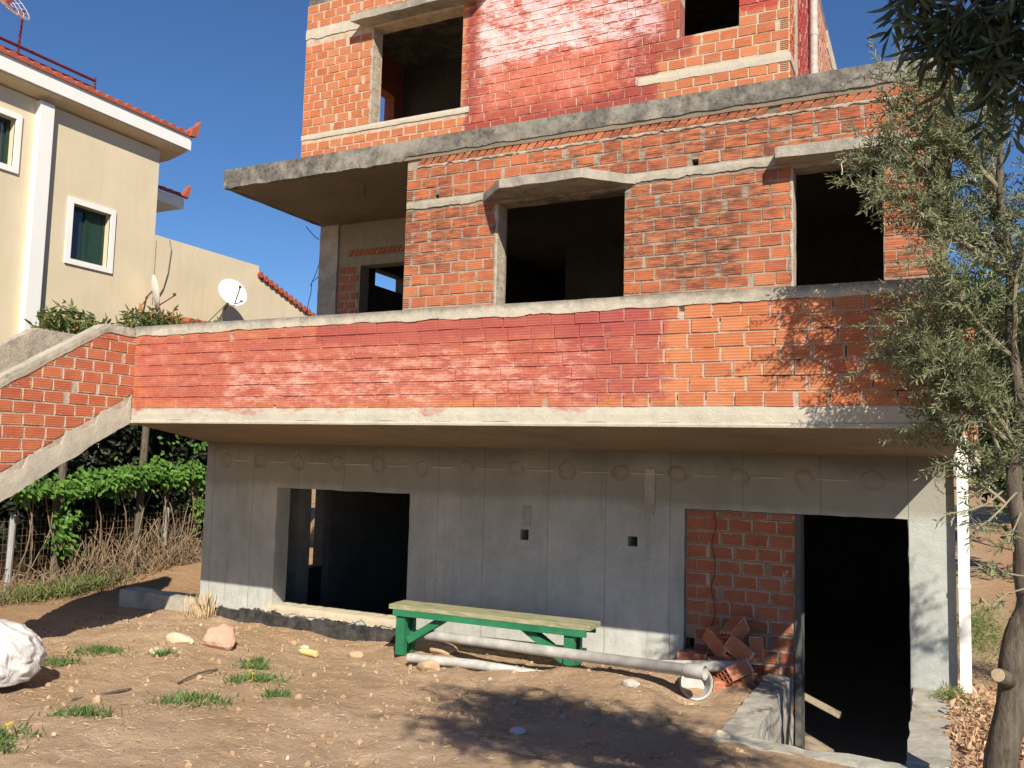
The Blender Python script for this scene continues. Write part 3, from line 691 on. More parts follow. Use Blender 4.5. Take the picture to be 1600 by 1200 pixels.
# room boxes of the first floor (left wall has the small window one sees the sky through)
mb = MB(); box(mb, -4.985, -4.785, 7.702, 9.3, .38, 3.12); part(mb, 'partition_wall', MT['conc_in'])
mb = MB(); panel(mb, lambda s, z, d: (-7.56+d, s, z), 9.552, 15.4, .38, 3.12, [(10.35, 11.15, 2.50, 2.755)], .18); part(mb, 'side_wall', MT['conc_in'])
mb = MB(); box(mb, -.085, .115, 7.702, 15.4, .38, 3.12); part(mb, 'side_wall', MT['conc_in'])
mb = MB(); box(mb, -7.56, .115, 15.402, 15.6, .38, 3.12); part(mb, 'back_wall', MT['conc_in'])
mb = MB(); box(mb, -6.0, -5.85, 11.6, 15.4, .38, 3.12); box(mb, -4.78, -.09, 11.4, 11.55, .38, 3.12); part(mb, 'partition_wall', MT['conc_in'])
# --- terrace slab
mb = MB(); rbox(mb, -7.55, .21, 7.478, 15.6, 3.122, 3.335, .005, .14, 4)
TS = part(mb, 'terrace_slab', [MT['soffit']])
mb = MB(); band(mb, face_y(7.478), -7.56, .215, 3.345, lambda s: 3.165-.045*(s < -5)+.0*s, -.012, .05, .04, jag=.018, fr=5, seed=5)
M_l = lambda s, z, d: (-7.56+d, -s, z)
band(mb, M_l, -15.6, -7.46, 3.345, 3.12, -.004, .05, .2, jag=.01)
sub(mb.build('slab_edge', MT['fascia']), TS)
# --- upper storey
FU = face_y(8.8)
uo = [(-6.45, -5.12, 4.205, 5.53), (-2.41, -1.775, 4.595, 5.75)]
mb = MB(); panel(mb, FU, -7.56, -1.27, 3.336, 6.05, uo, .2, step=.15, rough=.003)
bricks(mb, FU, -7.56, -1.27, 3.66, 6.05, uo+[(-7.6, -5.0, 4.175, 4.235), (-7.6, -6.36, 5.56, 5.70), (-2.87, -1.2, 4.115, 4.215), (-5.1, -4.2, 5.60, 5.68)], L=.192, H=.113, ends_left=False, ends_right=True, wide=.05, zoff=.02)
UW = part(mb, 'upper_floor_wall', [MT['mortar_up'], MT['brick_up']])
for a, b, c, d, jg in ((-7.565, -5.0, 4.238, 4.168, .01), (-2.87, -1.268, 4.215, 4.118, .01), (-7.565, -6.6, 5.71, 5.57, .03), (-4.86, -4.3, 5.66, 5.58, .03)):
    mb = MB(); band(mb, FU, a, b, c, d, -.012, .02, .04, jag=jg, fr=5); sub(mb.build('lintel_band', MT['band_clean']), UW)
jamb(-6.45, 8.8, 4.22, 5.53, UW, .02)
canopy('window_canopy', [(-6.60, 8.79), (-6.682, 8.59), (-4.86, 8.59), (-4.78, 8.79), (-4.78, 8.9), (-6.60, 8.9)], 5.56, 5.65, UW, 9)
mb = MB(); FS = face_xp(-1.27)
panel(mb, FS, 9.0, 14.2, 3.336, 6.05, [], .2); bricks(mb, FS, 8.81, 14.2, 3.66, 6.05, [(9.16, 9.3, 3, 7)], L=.192, H=.113, wide=.05)
SW = part(mb, 'upper_side_wall', [MT['mortar_side'], MT['brick_side']])
for a, b, c, d, jg in ((9.17, 9.29, 6.05, 3.34, 0), (8.81, 9.17, 4.215, 4.13, .01), (12.3, 14.2, 6.1, 5.85, .03)):
    mb = MB(); band(mb, FS, a, b, c, d, -.014, .02, .03, jag=jg); sub(mb.build('lintel_band', MT['band_clean']), SW)
mb = MB(); tube(mb, [(-1.2, 10.25, 3.4), (-1.2, 10.25, 6.1)], .045, 12); tube(mb, [(-1.2, 10.25, 5.05), (-1.2, 10.25, 5.12)], .05, 12); part(mb, 'drainpipe', MT['grey_pvc'])
mb = MB(); panel(mb, lambda s, z, d: (-7.56+d, s, z), 9.0, 14.2, 3.336, 6.05, [(10.2, 10.66, 4.4, 5.5)], .18); part(mb, 'upper_side_wall', MT['brick_low'])
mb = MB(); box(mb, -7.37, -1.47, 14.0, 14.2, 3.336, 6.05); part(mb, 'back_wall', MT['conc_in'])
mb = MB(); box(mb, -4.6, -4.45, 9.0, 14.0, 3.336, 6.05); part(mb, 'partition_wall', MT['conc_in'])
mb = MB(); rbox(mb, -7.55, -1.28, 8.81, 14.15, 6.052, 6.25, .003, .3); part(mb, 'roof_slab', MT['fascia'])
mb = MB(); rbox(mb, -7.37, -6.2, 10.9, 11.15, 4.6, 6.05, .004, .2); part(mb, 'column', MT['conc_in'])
# --- white downpipe on the right pier
mb = MB(); 
def dp(z0, z1): rbox(mb, .15, .228, 7.40, 7.478, z0, z1, .001, .3)
dp(-1.72, -.86); dp(-.855, -.02); dp(-.015, .26)
for z in (-.88, -.04): box(mb, .145, .233, 7.395, 7.485, z, z+.03)
box(mb, .16, .22, 7.478, 7.52, -.6, -.57)
part(mb, 'downpipe', MT['white_pvc'])
# --- balcony on the right side, seen end on
mb = MB(); panel(mb, face_y(8.5), .14, .345, .20, 1.25, [], .14); bricks(mb, face_y(8.5), .14, .345, .21, 1.25, (), L=.2, H=.11); box(mb, .14, .345, 8.64, 10.4, .20, 1.25)
SB = part(mb, 'side_balcony', [MT['mortar'], MT['brick_par']])
mb = MB(); rbox(mb, .136, .36, 8.47, 10.45, .04, .2, .004, .1); sub(mb.build('slab_edge', MT['stringer']), SB)
# bent rebar at the veranda corner
mb = MB()
tube(mb, [(-7.6, 9.3, 2.95), (-7.68, 9.3, 3.0), (-7.8, 9.25, 3.14)], .006, 5)
tube(mb, [(-7.57, 9.3, 2.9), (-7.58, 9.3, 2.6), (-7.64, 9.3, 2.45), (-7.7, 9.28, 2.3)], .005, 5)
tube(mb, [(-7.56, 9.3, 2.45), (-7.62, 9.3, 2.40), (-7.69, 9.3, 2.36), (-7.70, 9.3, 2.2), (-7.74, 9.3, 2.05), (-7.75, 9.3, 1.9)], .005, 5)
part(mb, 'rebar', MT['iron'])
# --- walls round the sunken door
mb = MB(); rbox(mb, -1.26, -1.06, 5.62, 7.498, -2.7, -1.705, .014, .06, 6); EW = thing('retaining_wall', 'low grey concrete retaining wall left of the sunken doorway, dappled with leaf shade', 'retaining wall', (-1.2, 6.5, -2.4))
def pt(mb, name, mat, par, **k):
    o = mb.build(name, mat, **k); o.parent = par; o.matrix_parent_inverse = Matrix.LocRotScale(par.location, par.rotation_euler, None).inverted(); return o
pt(mb, 'wall', MT['kerb'], EW)
mb = MB(); rbox(mb, -1.27, .06, 5.44, 5.62, -2.7, -1.69, .016, .08, 5); pt(mb, 'front_kerb', MT['kerb'], EW)
EW2 = thing('retaining_wall', 'low grey concrete retaining wall right of the sunken doorway beside the dry leaves', 'retaining wall', (0, 6.5, -2.4))
mb = MB(); rbox(mb, -.17, .06, 5.622, 7.498, -2.7, -1.67, .012, .08, 5); pt(mb, 'wall', MT['kerb'], EW2)
mb = MB(); rbox(mb, -1.1, -.172, 5.622, 7.72, -2.75, -2.49, .006, .2); pt(mb, 'step_floor', MT['kerb'], EW2)
KW = tag(MB().build('x', MT['kerb']) if 0 else (lambda mb: (rbox(mb, -9.12, -7.64, 7.66, 7.9, -2.2, -1.745, .012, .1, 4), mb.build('low_wall', MT['kerb']))[1])(MB()), 'low concrete foundation wall running left from the corner of the basement', 'low wall')

# ================================================================== NEIGHBOUR HOUSE
cream = N('cream_render', .9, .15); n = cream.noise(1.2, 5, .6); n2 = cream.noise(60, 4, .7)
cc = cream.mix(cream.mr(n, .3, .7), (.60, .515, .36), (.68, .585, .42))
stk = cream.math('MULTIPLY', cream.mr(cream.noise(1., 4, .7, vec=cream.vscale((7, 7, .45))), .60, .70), cream.math('MULTIPLY', cream.mr(cream.z, 3.6, 4.3), cream.mr(cream.y, 12, 12.2)))
run = cream.mr(cream.noise(1., 5, .7, vec=cream.vscale((5, 5, .5)), off=(3, 3, 3)), .52, .72, 0, .28); cc = cream.mix(run, cc, (.45, .38, .27)); cream.color(cream.mix(cream.math('MULTIPLY', stk, .35), cc, (.30, .25, .18))); cream.bump(n2, .3, .006)
MT['cream'] = cream.mat; MT['white'] = simple('white_paint', (.78, .77, .74), .8, .03, 2, .05)
MT['tile'] = simple('terracotta_tile', (.38, .10, .055), .85, .3, 14, .2); MT['green'] = simple('green_shutter', (.014, .045, .033), .5, .2)
gm = N('window_glass', .08, .8); gm.color((.02, .03, .035)); MT['glass'] = gm.mat
NH = thing('neighbouring_house', 'cream house with white trim, green windows and red tiled roof on the left', 'house', (-17, 8, -1.8))
FN = face_xp(-14.0)
wn = [(10.2, 11.0, 3.40, 4.42), (8.0, 9.02, 4.72, 5.55)]
mb = MB(); panel(mb, FN, -3, 12.05, -2.2, 6.03, wn, .3)
panel(mb, lambda s, z, d: (s, 12.05-d, z), -22, -14.3, -2.2, 6.03, [], .2)
def nh(mb, name, mat, **k): return pt(mb, name, mat, NH, **k)
nh(mb, 'wall', MT['cream'])
mb = MB(); box(mb, -22, -14.31, -3, -2.7, -2.2, 6.03); nh(mb, 'wall', MT['cream'])
for (a, b, c, d) in wn:
    mb = MB(); t = .10
    for r in ((a-t, a, c-t, d+t), (b, b+t, c-t, d+t), (a, b, c-t, c), (a, b, d, d+t)):
        prism(mb, [(r[0], r[2]), (r[1], r[2]), (r[1], r[3]), (r[0], r[3])], FN, -.035, .02)
    w = nh(mb, 'window', MT['white'])
    mb = MB()
    for r in ((a, a+.06, c, d), (b-.06, b, c, d), (a+.06, b-.06, c, c+.06), (a+.06, b-.06, d-.06, d), ((a+b)/2-.03, (a+b)/2+.04, c+.06, d-.06)):
        prism(mb, [(r[0], r[2]), (r[1], r[2]), (r[1], r[3]), (r[0], r[3])], FN, .13, .19)
    if a > 9: prism(mb, [((a+b)/2+.04, c+.06), (b-.06, c+.06), (b-.06, d-.06), ((a+b)/2+.04, d-.06)], FN, .145, .155)
    o = mb.build('sash', MT['green']); o.parent = w
    mb = MB(); mb.face([FN(a, c, .17), FN(b, c, .17), FN(b, d, .17), FN(a, d, .17)]); o = mb.build('pane', MT['glass']); o.parent = w
mb = MB(); box(mb, -14.9, -14.35, 10.0, 11.2, 3.2, 4.6); nh(mb, 'curtain_box', MT['green'])
mb = MB(); box(mb, -14.0, -13.86, 9.36, 9.62, -2.2, 6.0); nh(mb, 'pilaster', MT['white'])
# eaves
def eaves(mbw, mbt, x0, x1, ya, yb, z0, z1, rise=2.3, tiles=True):
    rbox(mbw, x0, x1, ya, yb, z0, z1, .001, 3)
mb = MB(); rbox(mb, -22, -13.72, -3.5, 12.5, 6.0, 6.36, .0, .55, warp=lambda p: (p[0], p[1], p[2]+(.13*max(0, (p[0]+14)/.28)) if p[2] < 6.2 else p[2])); nh(mb, 'eaves', MT['cream']); mb = MB(); rbox(mb, -13.718, -13.68, -3.5, 12.54, 6.16, 6.45, .0, 4); nh(mb, 'fascia_board', MT['white'])
def tile_roof(mb, xe, ya, yb, ze, slope, length, hip=True, per=.21, dirx=-1):
    """barrel tiles: rows run up the slope (away from +x), hipped at the far end yb"""
    n = int((yb-ya)/per*8); rows = int(length/.32)
    def P(i, j):
        y = ya+(yb-ya)*i/n; d = length*j/rows; w = abs(math.sin(PI*(y-ya)/per))
        y2 = min(y, yb-d*.9) if hip else y
        return (xe-d, y2, ze+d*slope+.075*w+.02*((j) % 2)*0)
    for i in range(n):
        for j in range(rows):
            a, b, c, d = P(i, j), P(i+1, j), P(i+1, j+1), P(i, j+1)
            c = (c[0], c[1], c[2]+.0); 
            lift = .018
            mb.face([(a[0]+.03, a[1], a[2]+lift), (b[0]+.03, b[1], b[2]+lift), c, d], 0, (hash((i//8, j)) % 97)/97)
    for i in range(n):   # tile ends hanging over the eave
        a, b = P(i, 0), P(i+1, 0)
        mb.face([(a[0]+.03, a[1], ze-.01), (b[0]+.03, b[1], ze-.01), (b[0]+.03, b[1], b[2]+.018), (a[0]+.03, a[1], a[2]+.018)], 0, .3)
def rt_mat():
    m = N('barrel_tile', .85, .15); r = m.attr('rnd'); m.color(m.mix(m.mr(m.noise(5, 5), .35, .7, 0, .5), m.ramp(r, [(0, (.33, .075, .045)), (.5, (.42, .11, .06)), (1, (.36, .10, .07))]), (.22, .07, .05))); return m.mat
MT['rt'] = rt_mat()
mb = MB(); tile_roof(mb, -13.67, -3.4, 12.58, 6.44, .34, 4.2); nh(mb, 'roof', MT['rt'])
mb = MB()  # other hip plane and ridge
n = 20
mb.face([(-13.67, 12.58, 6.46), (-17.87, 8.80, 7.87), (-22, 12.58, 6.46)]); mb.face([(-17.87, -3.4, 7.87), (-17.87, 8.8, 7.87), (-22, 12.58, 6.46), (-22, -3.4, 6.46)]); nh(mb, 'roof', MT['rt'])
mb = MB()  # upturned corner tile
prism(mb, [(12.44, 6.43), (12.62, 6.46), (12.70, 6.82), (12.62, 6.70), (12.50, 6.62)], face_xp(-13.62), -.02, .12); nh(mb, 'corner_tile', MT['rt'])
# lower eaves of the back wing
mb = MB(); rbox(mb, -17, -14.95, 12.06, 13.6, 5.36, 5.58, .001, 2); nh(mb, 'eaves', MT['white'])
mb = MB(); tile_roof(mb, -14.93, 12.06, 13.65, 5.59, .34, 1.6); prism(mb, [(13.48, 5.6), (13.66, 5.62), (13.70, 5.92), (13.6, 5.8)], face_xp(-14.88), -.02, .1); nh(mb, 'roof', MT['rt'])
# low wing with gable slope
mb = MB(); prism(mb, [(12.06, -2.2), (17.3, -2.2), (17.3, 3.40), (15.04, 4.03), (15.04, 4.30), (12.06, 4.30)], FN, 0, .25); nh(mb, 'wing_wall', MT['cream'])
mb = MB()
for k in range(13):
    y = 15.06+k*.175; z = 4.07-k*.058
    tube(mb, [(-13.93, y, z+.02), (-15.2, y, z+.02)], .075, 8, rnd=random.random())
nh(mb, 'roof', MT['rt'])
mb = MB(); prism(mb, [(11.9, 2.30), (13.0, 2.30), (13.0, 2.36), (11.9, 2.40)], face_xp(-12.6), 0, 1.4)
for k in range(7): tube(mb, [(-12.58, 11.8+k*.18, 2.42), (-14, 11.8+k*.18, 2.62)], .075, 8, rnd=random.random())
nh(mb, 'porch_roof', MT['rt'])
mb = MB(); tube(mb, [(-13.97, 12.4, 4.27), (-13.97, 12.45, 4.1), (-13.97, 12.4, 3.6), (-13.97, 12.3, 3.25), (-13.97, 12.15, 3.0)], .012, 5); tube(mb, [(-13.98, 12.07, 4.2), (-13.98, 12.07, 2.9)], .006, 4); nh(mb, 'cable', simple('grey_cable', (.25, .26, .2), .6))
# red steel frame with a mesh dish on the roof
red = simple('red_oxide_paint', (.13, .02, .025), .5, .2)
RF = thing('roof_frame', 'thin red steel railing frame standing on the tiled roof of the cream house', 'railing', (-14.5, 9.5, 6.7))
mb = MB(); tube(mb, [(-14.5, 6.0, 7.05), (-14.5, 10.85, 7.08)], .028, 6); tube(mb, [(-14.5, 10.85, 6.75), (-14.5, 10.85, 7.15)], .022, 6); tube(mb, [(-14.5, 6.0, 6.92), (-14.5, 10.85, 6.94)], .018, 6)
pt(mb, 'rail', red, RF)
AD = thing('mesh_dish', 'old mesh satellite dish on a red pole above the tiled roof', 'satellite dish', (-14.5, 9.27, 6.7))
mb = MB(); tube(mb, [(-14.5, 9.27, 6.7), (-14.5, 9.33, 7.75)], .025, 6); pt(mb, 'pole', red, AD)
mb = MB(); nr, na = 6, 20; c0 = Vector((-14.5, 8.93, 7.72)); ax = Vector((.75, .25, .55)).normalized(); u = ax.cross(Vector((0, 0, 1))).normalized(); v = ax.cross(u)
def dpnt(i, k): r = .45*i/nr; t = 2*PI*k/na; return c0+u*r*math.cos(t)+v*r*math.sin(t)+ax*(r*r*.7)
for k in range(na): tube(mb, [dpnt(i, k) for i in range(nr+1)], .007, 4, cap=False)
for i in range(1, nr+1): tube(mb, [dpnt(i, k) for k in range(na+1)], .007, 4, cap=False)
pt(mb, 'dish', simple('wire_mesh', (.55, .42, .38), .6), AD)
mb = MB(); bmx = bmesh.new(); bmesh.ops.create_icosphere(bmx, subdivisions=2, radius=.11); 
mb.add([v_.co+c0+ax*.1 for v_ in bmx.verts], [tuple(v_.index for v_ in f.verts) for f in bmx.faces]); bmx.free(); pt(mb, 'receiver', simple('pink_plastic', (.62, .27, .2), .6), AD)

def sat(name, label, c, ax, r, foot, cat='satellite dish'):
    T = thing(name, label, cat, foot); c = Vector(c); ax = Vector(ax).normalized(); u = ax.cross(Vector((0, 0, 1))).normalized(); v = u.cross(ax)
    mb = MB(); nr, na = 8, 28; P = lambda i, k: c+(u*math.cos(2*PI*k/na)*.92+v*math.sin(2*PI*k/na))*r*i/nr+ax*((r*i/nr)**2*.45)
    for i in range(nr):
        for k in range(na):
            mb.face([P(i, k), P(i, k+1), P(i+1, k+1), P(i+1, k)] if i else [P(0, 0), P(1, k+1), P(1, k)][::1])
            q = ax*-.01; mb.face([P(i+1, k)+q, P(i+1, k+1)+q, P(i, k+1)+q, P(i, k)+q] if i else [P(1, k)+q, P(1, k+1)+q, P(0, 0)+q])
    pt(mb, 'reflector', MT['white'], T, smooth=True)
    lo = c-v*r*.95; f = c+ax*r*1.15-v*r*.35
    mb = MB(); tube(mb, [lo, f], .014, 6); tube(mb, [f, f+Vector((0, 0, .05))], .03, 8); pt(mb, 'receiver_arm', MT['iron'], T)
    mb = MB(); F = Vector(foot); tube(mb, [c-ax*.02, c-ax*.14-v*.1, F], .018, 6)
    tube(mb, [c-ax*.1-v*.1, F+Vector((0, -.3, 0))], .01, 5); tube(mb, [F+Vector((0, -.3, 0)), F], .01, 5); pt(mb, 'mount', MT['iron'], T)
    return T
sat('satellite_dish', 'white round satellite dish on an iron bracket before the low cream wall, facing the viewer', (-13.5, 13.72, 3.38), (.85, -.35, .45), .34, (-13.72, 13.45, 2.55))
sat('satellite_dish', 'white satellite dish turned edge-on beside the corner of the cream house', (-13.6, 11.75, 3.06), (.50, .82, .2), .33, (-13.7, 11.6, 2.4))

# ================================================================== VEGETATION HELPERS
def leaf(mb, p, d, nrm, L, Wd, rnd, fold=.25):
    side = d.cross(nrm)
    if side.length < 1e-4: return
    side.normalize(); nn = side.cross(d).normalized()
    m1 = p+d*L*.45; k = nn*(-Wd*fold)
    a, b = m1+side*Wd*.5-k, m1-side*Wd*.5-k; tip = p+d*L+nn*(-L*.08)
    a2, b2 = p+d*L*.75+side*Wd*.32, p+d*L*.75-side*Wd*.32
    n = len(mb.v); mb.v += [tuple(p), tuple(a), tuple(a2), tuple(tip), tuple(b2), tuple(b)]
    mb.f.append((n, n+1, n+2, n+3)); mb.f.append((n, n+3, n+4, n+5)); mb.m += [0, 0]; mb.r += [rnd, rnd]; mb.u += [(0, 0)]*8
def rv(): 
    while 1:
        v = Vector((random.uniform(-1, 1), random.uniform(-1, 1), random.uniform(-1, 1)))
        if .05 < v.length < 1: return v.normalized()
def curve_pts(a, b, n=8, sag=.1, jit=.03):
    a, b = Vector(a), Vector(b); o = []; off = rv()*sag*(b-a).length
    for i in range(n+1):
        t = i/n; p = a.lerp(b, t)+off*math.sin(PI*t)+rv()*jit*(0 if i in (0,) else 1)*(b-a).length*.3
        o.append(p)
    return o
def twig(mbb, mbl, p, d, L, lsize, n, droop=.25, lw=.2, br=.0035):
    pts = [Vector(p)]; dd = Vector(d).normalized(); st = L/6
    for i in range(6):
        dd = (dd+Vector((0, 0, -droop*.3))+rv()*.16).normalized(); pts.append(pts[-1]+dd*st)
    tube(mbb, pts, [br*(1-.12*i) for i in range(7)], 4, cap=False)
    for k in range(n):
        t = (k+.5)/n; i = min(5, int(t*6)); q = pts[i].lerp(pts[i+1], t*6-i); ax = (pts[i+1]-pts[i]).normalized()
        s = ax.cross(rv()).normalized()
        for sg in (1, -1):
            ld = (ax*.65+s*sg*.9+rv()*.25).normalized()
            leaf(mbl, q, ld, (s.cross(ax)+rv()*.5).normalized(), lsize*random.uniform(.65, 1.15), lsize*lw*random.uniform(.8, 1.2), random.random())
    leaf(mbl, pts[-1], dd, rv(), lsize, lsize*lw, random.random())

bark = N('olive_bark', .95, .1); bn = bark.noise(1., 6, .7, vec=bark.vscale((30, 30, 7))); bark.color(bark.mix(bark.mr(bn, .3, .7), (.075, .06, .045), (.19, .165, .13))); bark.bump(bn, 1., .02)
MT['bark'] = bark.mat; MT['twig'] = simple('pale_twig', (.26, .24, .16), .9, .25, 20, .2)
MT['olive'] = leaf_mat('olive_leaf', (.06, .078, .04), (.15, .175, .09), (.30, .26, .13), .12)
MT['olive_shaded'] = leaf_mat('olive_leaf_shaded', (.03, .045, .022), (.06, .08, .045), trans=.1)  # darker copy of the olive leaf, shade under the crown put into its colour

# ---- olive tree standing at the right edge
OT = thing('olive_tree', 'slender olive tree with grey trunk and silvery leaves before the right end of the house', 'tree', (.27, 5.0, -1.62))
tr = [(.262, 5.0, -1.70, .082), (.273, 5.0, -1.541, .074), (.298, 5.0, -1.232, .069), (.355, 5.0, -.887, .065), (.404, 5.0, -.635, .062), (.408, 5.0, -.448, .059), (.364, 5.0, -.199, .040), (.376, 5.0, .119, .030), (.375, 5.0, .572, .024), (.356, 5.02, 1.001, .023), (.336, 5.0, 1.438, .017), (.327, 4.95, 1.849, .012), (.33, 4.9, 2.4, .006)]
def smooth_path(t, k=4):
    o = []
    for i in range(len(t)-1):
        p0, p1, p2, p3 = [Vector(t[max(0, min(len(t)-1, i+q))]) for q in (-1, 0, 1, 2)]
        for j in range(k):
            u = j/k; o.append(.5*((2*p1)+(p2-p0)*u+(2*p0-5*p1+4*p2-p3)*u*u+(3*p1-p0-3*p2+p3)*u**3))
    o.append(Vector(t[-1])); return o
sp = smooth_path(tr); mb = MB(); tube(mb, [Vector((p[0]+.012*math.sin(i*.9), p[1]+.012*math.cos(i*1.3), p[2])) for i, p in enumerate(sp)], [p[3]*(1+.10*noise.noise(Vector((i*.45, 0, 0)))) for i, p in enumerate(sp)], 18, jit=.07)
# fork to the right and pruned stub
st = [(.40, 5.0, -.68), (.50, 5.05, -.3), (.62, 5.1, .3), (.72, 5.2, 1.0), (.75, 5.2, 1.8)]
tube(mb, smooth_path(st), [.055-.0028*i for i in range(17)], 10, jit=.04)
tube(mb, [(.31, 4.98, -1.02), (.275, 4.90, -.99), (.262, 4.872, -.98)], [.05, .036, .034], 12); trunk_o = pt(mb, 'trunk', MT['bark'], OT, smooth=True)
mb = MB(); tube(mb, [(.2625, 4.873, -.98), (.2600, 4.868, -.979)], [.031, .031], 14); pt(mb, 'pruned_cut', simple('cut_wood', (.50, .40, .26), .8, .2, 30), OT)
mbb, mbl = MB(), MB(); random.seed(21)
trv = [Vector(p[:3]) for p in tr]
tg = [(-.32, 5.2, 1.73, 1.0), (-.22, 5.3, 2.02, 1), (-.34, 5.1, 2.18, .35), (-.17, 5.0, 2.2, .6), (-.07, 5.0, 1.49, 1.1), (-.15, 5.5, .90, 1.1), (-.24, 5.3, .62, 1.2), (-.04, 5.2, .36, 1.0), (-.05, 4.9, .66, 1.1), (.12, 5.1, 1.81, 1), (.06, 4.8, 1.12, 1.), (.12, 5.1, .25, 1), (.33, 5.1, 2.0, 1), (.49, 4.9, 1.42, 1.1), (.25, 5.2, .84, 1), (.55, 5.0, .99, 1.2), (.6, 5.2, 1.74, 1), (.54, 5.1, .44, 1.1), (.22, 4.9, .02, .7), (-.04, 5.2, 1.77, 1), (.05, 5.3, 1.37, 1), (.35, 5.4, 1.3, 1), (.15, 5.6, .55, 1.2), (.42, 5.5, .8, 1), (.2, 5.5, 1.6, 1), (.6, 5.6, 1.3, 1.2), (.05, 5.7, .95, 1), (-.12, 5.8, .55, .8), (.62, 5.4, .1, 1.), (.45, 5.3, -.05, .8), (.0, 5.1, .9, .8), (-.28, 5.0, 1.55, .7), (-.1, 5.4, .2, .5)]
tg = [t for t in tg if not (t[2] < .3 and t[0] > -.1)]
tg += [(-.30, 5.2, 1.55, .8), (-.22, 5.0, 1.85, .9), (-.12, 5.2, 1.65, 1), (-.12, 5.1, .75, 1.2), (.02, 5.1, .6, 1.2), (.02, 5.3, .8, 1.2), (.1, 5.2, 2.0, .9), (.2, 5.0, .45, .8), (.35, 5.1, .35, .6), (1.4, 5.2, .9, 1.), (1.7, 5.0, 1.3, .9), (1.25, 5.4, .7, .9), (1.9, 5.0, 1.6, .9), (1.55, 5.4, 1.0, .8), (1.3, 5.3, .3, .6), (2.1, 5.0, 1.2, .8)]
tg += [(.75, 5.0, 1.2, 1), (.8, 5.3, .6, 1), (.7, 5.1, 2.1, 1), (.9, 5.5, 1.7, 1)]
for (x, y, z, dens) in tg:
    yn = 5.0+(y-5.2)*.75; x, z, y = x*yn/5.0, z*yn/5.0, yn
    z0 = max(-.1, z-random.uniform(.35, .75)); base = min(trv, key=lambda p: abs(p.z-z0))
    if x > .5: base = Vector((.6, 5.1, max(-.2, z0)))
    pts = curve_pts(base, (x, y, z), 8, .10, .03); tube(mbb, pts, [.013*(1-.1*i) for i in range(9)], 6, cap=False)
    for k in range(int(37*dens)):
        t = random.uniform(.30, 1.); i = min(7, int(t*8)); p = pts[i].lerp(pts[i+1], t*8-i)
        ax = (pts[-1]-pts[0]).normalized(); d = (ax*.55+rv()*.85+Vector((0, 0, .30))).normalized()
        twig(mbb, mbl, p, d, random.uniform(.12, .30), .042, random.randint(9, 14), .14, .20, .0026)
# low drooping sprig across the pier
for (a, b) in (((.36, 4.9, -.1), (.17, 4.6, -.27)), ((.40, 4.9, -.5), (.25, 4.6, -.43)), ((.42, 4.9, -.55), (.23, 4.6, -.62)), ((.38, 4.95, -.2), (.30, 4.6, -.33)), ((.3, 4.95, -.1), (.06, 4.7, -.21))):
    pts = curve_pts(a, b, 6, .1, .02); tube(mbb, pts, .004, 5, cap=False)
    for k in range(4): twig(mbb, mbl, pts[3+k % 4], (Vector(b)-Vector(a)).normalized()+rv()*.7, .08, .05, 4, .3, .19, .002)
pt(mbb, 'branches', MT['twig'], OT); pt(mbl, 'crown', MT['olive'], OT)

# ---- olive tree beside the camera: crown overhead, one bough hanging into view
T2 = thing('olive_tree', 'olive tree standing close by whose dark bough hangs into the top right corner', 'tree', (2.0, 1.3, -1.6))
random.seed(5); mbb, mbl = MB(), MB(); mb = MB()
tube(mb, smooth_path([(2.0, 1.3, -1.7), (1.95, 1.3, -.9), (1.8, 1.35, 0), (1.55, 1.4, .8), (1.2, 1.45, 1.5), (.9, 1.45, 2.0)]), [.14-.005*i for i in range(21)], 14, jit=.05)
pt(mb, 'trunk', MT['bark'], T2, smooth=True)
for k in range(125):
    lobe = random.choice([((.75, 1.45, 2.05), (.55, .6, .3)), ((.35, 1.65, 2.0), (.5, .45, .25)), ((.05, 1.55, 2.1), (.35, .4, .2)), ((1.35, 1.3, 2.2), (.55, .6, .35)), ((1.9, 1.4, 2.1), (.5, .6, .35)), ((1.0, 1.95, 1.65), (.4, .4, .3)), ((.55, 1.9, 1.45), (.25, .25, .2)), ((.7, .7, 2.3), (.6, .4, .25)), ((-.15, 1.15, 2.05), (.4, .45, .2)), ((.25, .95, 2.1), (.45, .4, .25)), ((.1, 1.6, 2.0), (.35, .35, .2)), ((.6, 1.2, 2.0), (.5, .5, .3))])
    q = rv(); x, y, z = [lobe[0][i]+q[i]*lobe[1][i]*random.random()**.4 for i in range(3)]
    base = Vector((1.3, 1.4, 1.4)); pts = curve_pts(base, (x, y, z), 7, .12, .03); tube(mbb, pts, [.016*(1-.1*i) for i in range(8)], 6, cap=False)
    for j in range(11):
        t = random.uniform(.5, 1); i = min(6, int(t*7)); p = pts[i].lerp(pts[i+1], t*7-i)
        twig(mbb, mbl, p, ((pts[-1]-pts[0]).normalized()*.4+rv()).normalized(), random.uniform(.14, .28), .06, random.randint(6, 9), .3, .22, .003)
pt(mbb, 'branches', MT['twig'], T2); mbb2 = MB(); KB = 2.15/1.7
def bough(a, b, n, L=.16, lf=.058, m=9):
    a, b = Vector(a)*KB, Vector(b)*KB
    pts = curve_pts(a, b, 7, .06, .02); tube(mbb2, pts, [.007*(1-.1*i) for i in range(8)], 6, cap=False)
    for k in range(n):
        t = random.uniform(.25, 1); i = min(6, int(t*7)); p = pts[i].lerp(pts[i+1], t*7-i)
        twig(mbb2, mbl, p, ((pts[-1]-pts[0]).normalized()*.5+rv()*.8+Vector((0, 0, -.25))).normalized(), random.uniform(.6, 1.1)*L, lf*1.15, m, .4, .2, .0024)
tube(mbb2, smooth_path([(1.2, 1.45, 1.5), (.8, 1.8, 1.55), (.5, 2.1, 1.40), (.28, 2.15, 1.22), (.15, 2.15, 1.08)]), [.02-.0009*i for i in range(17)], 7, cap=False)
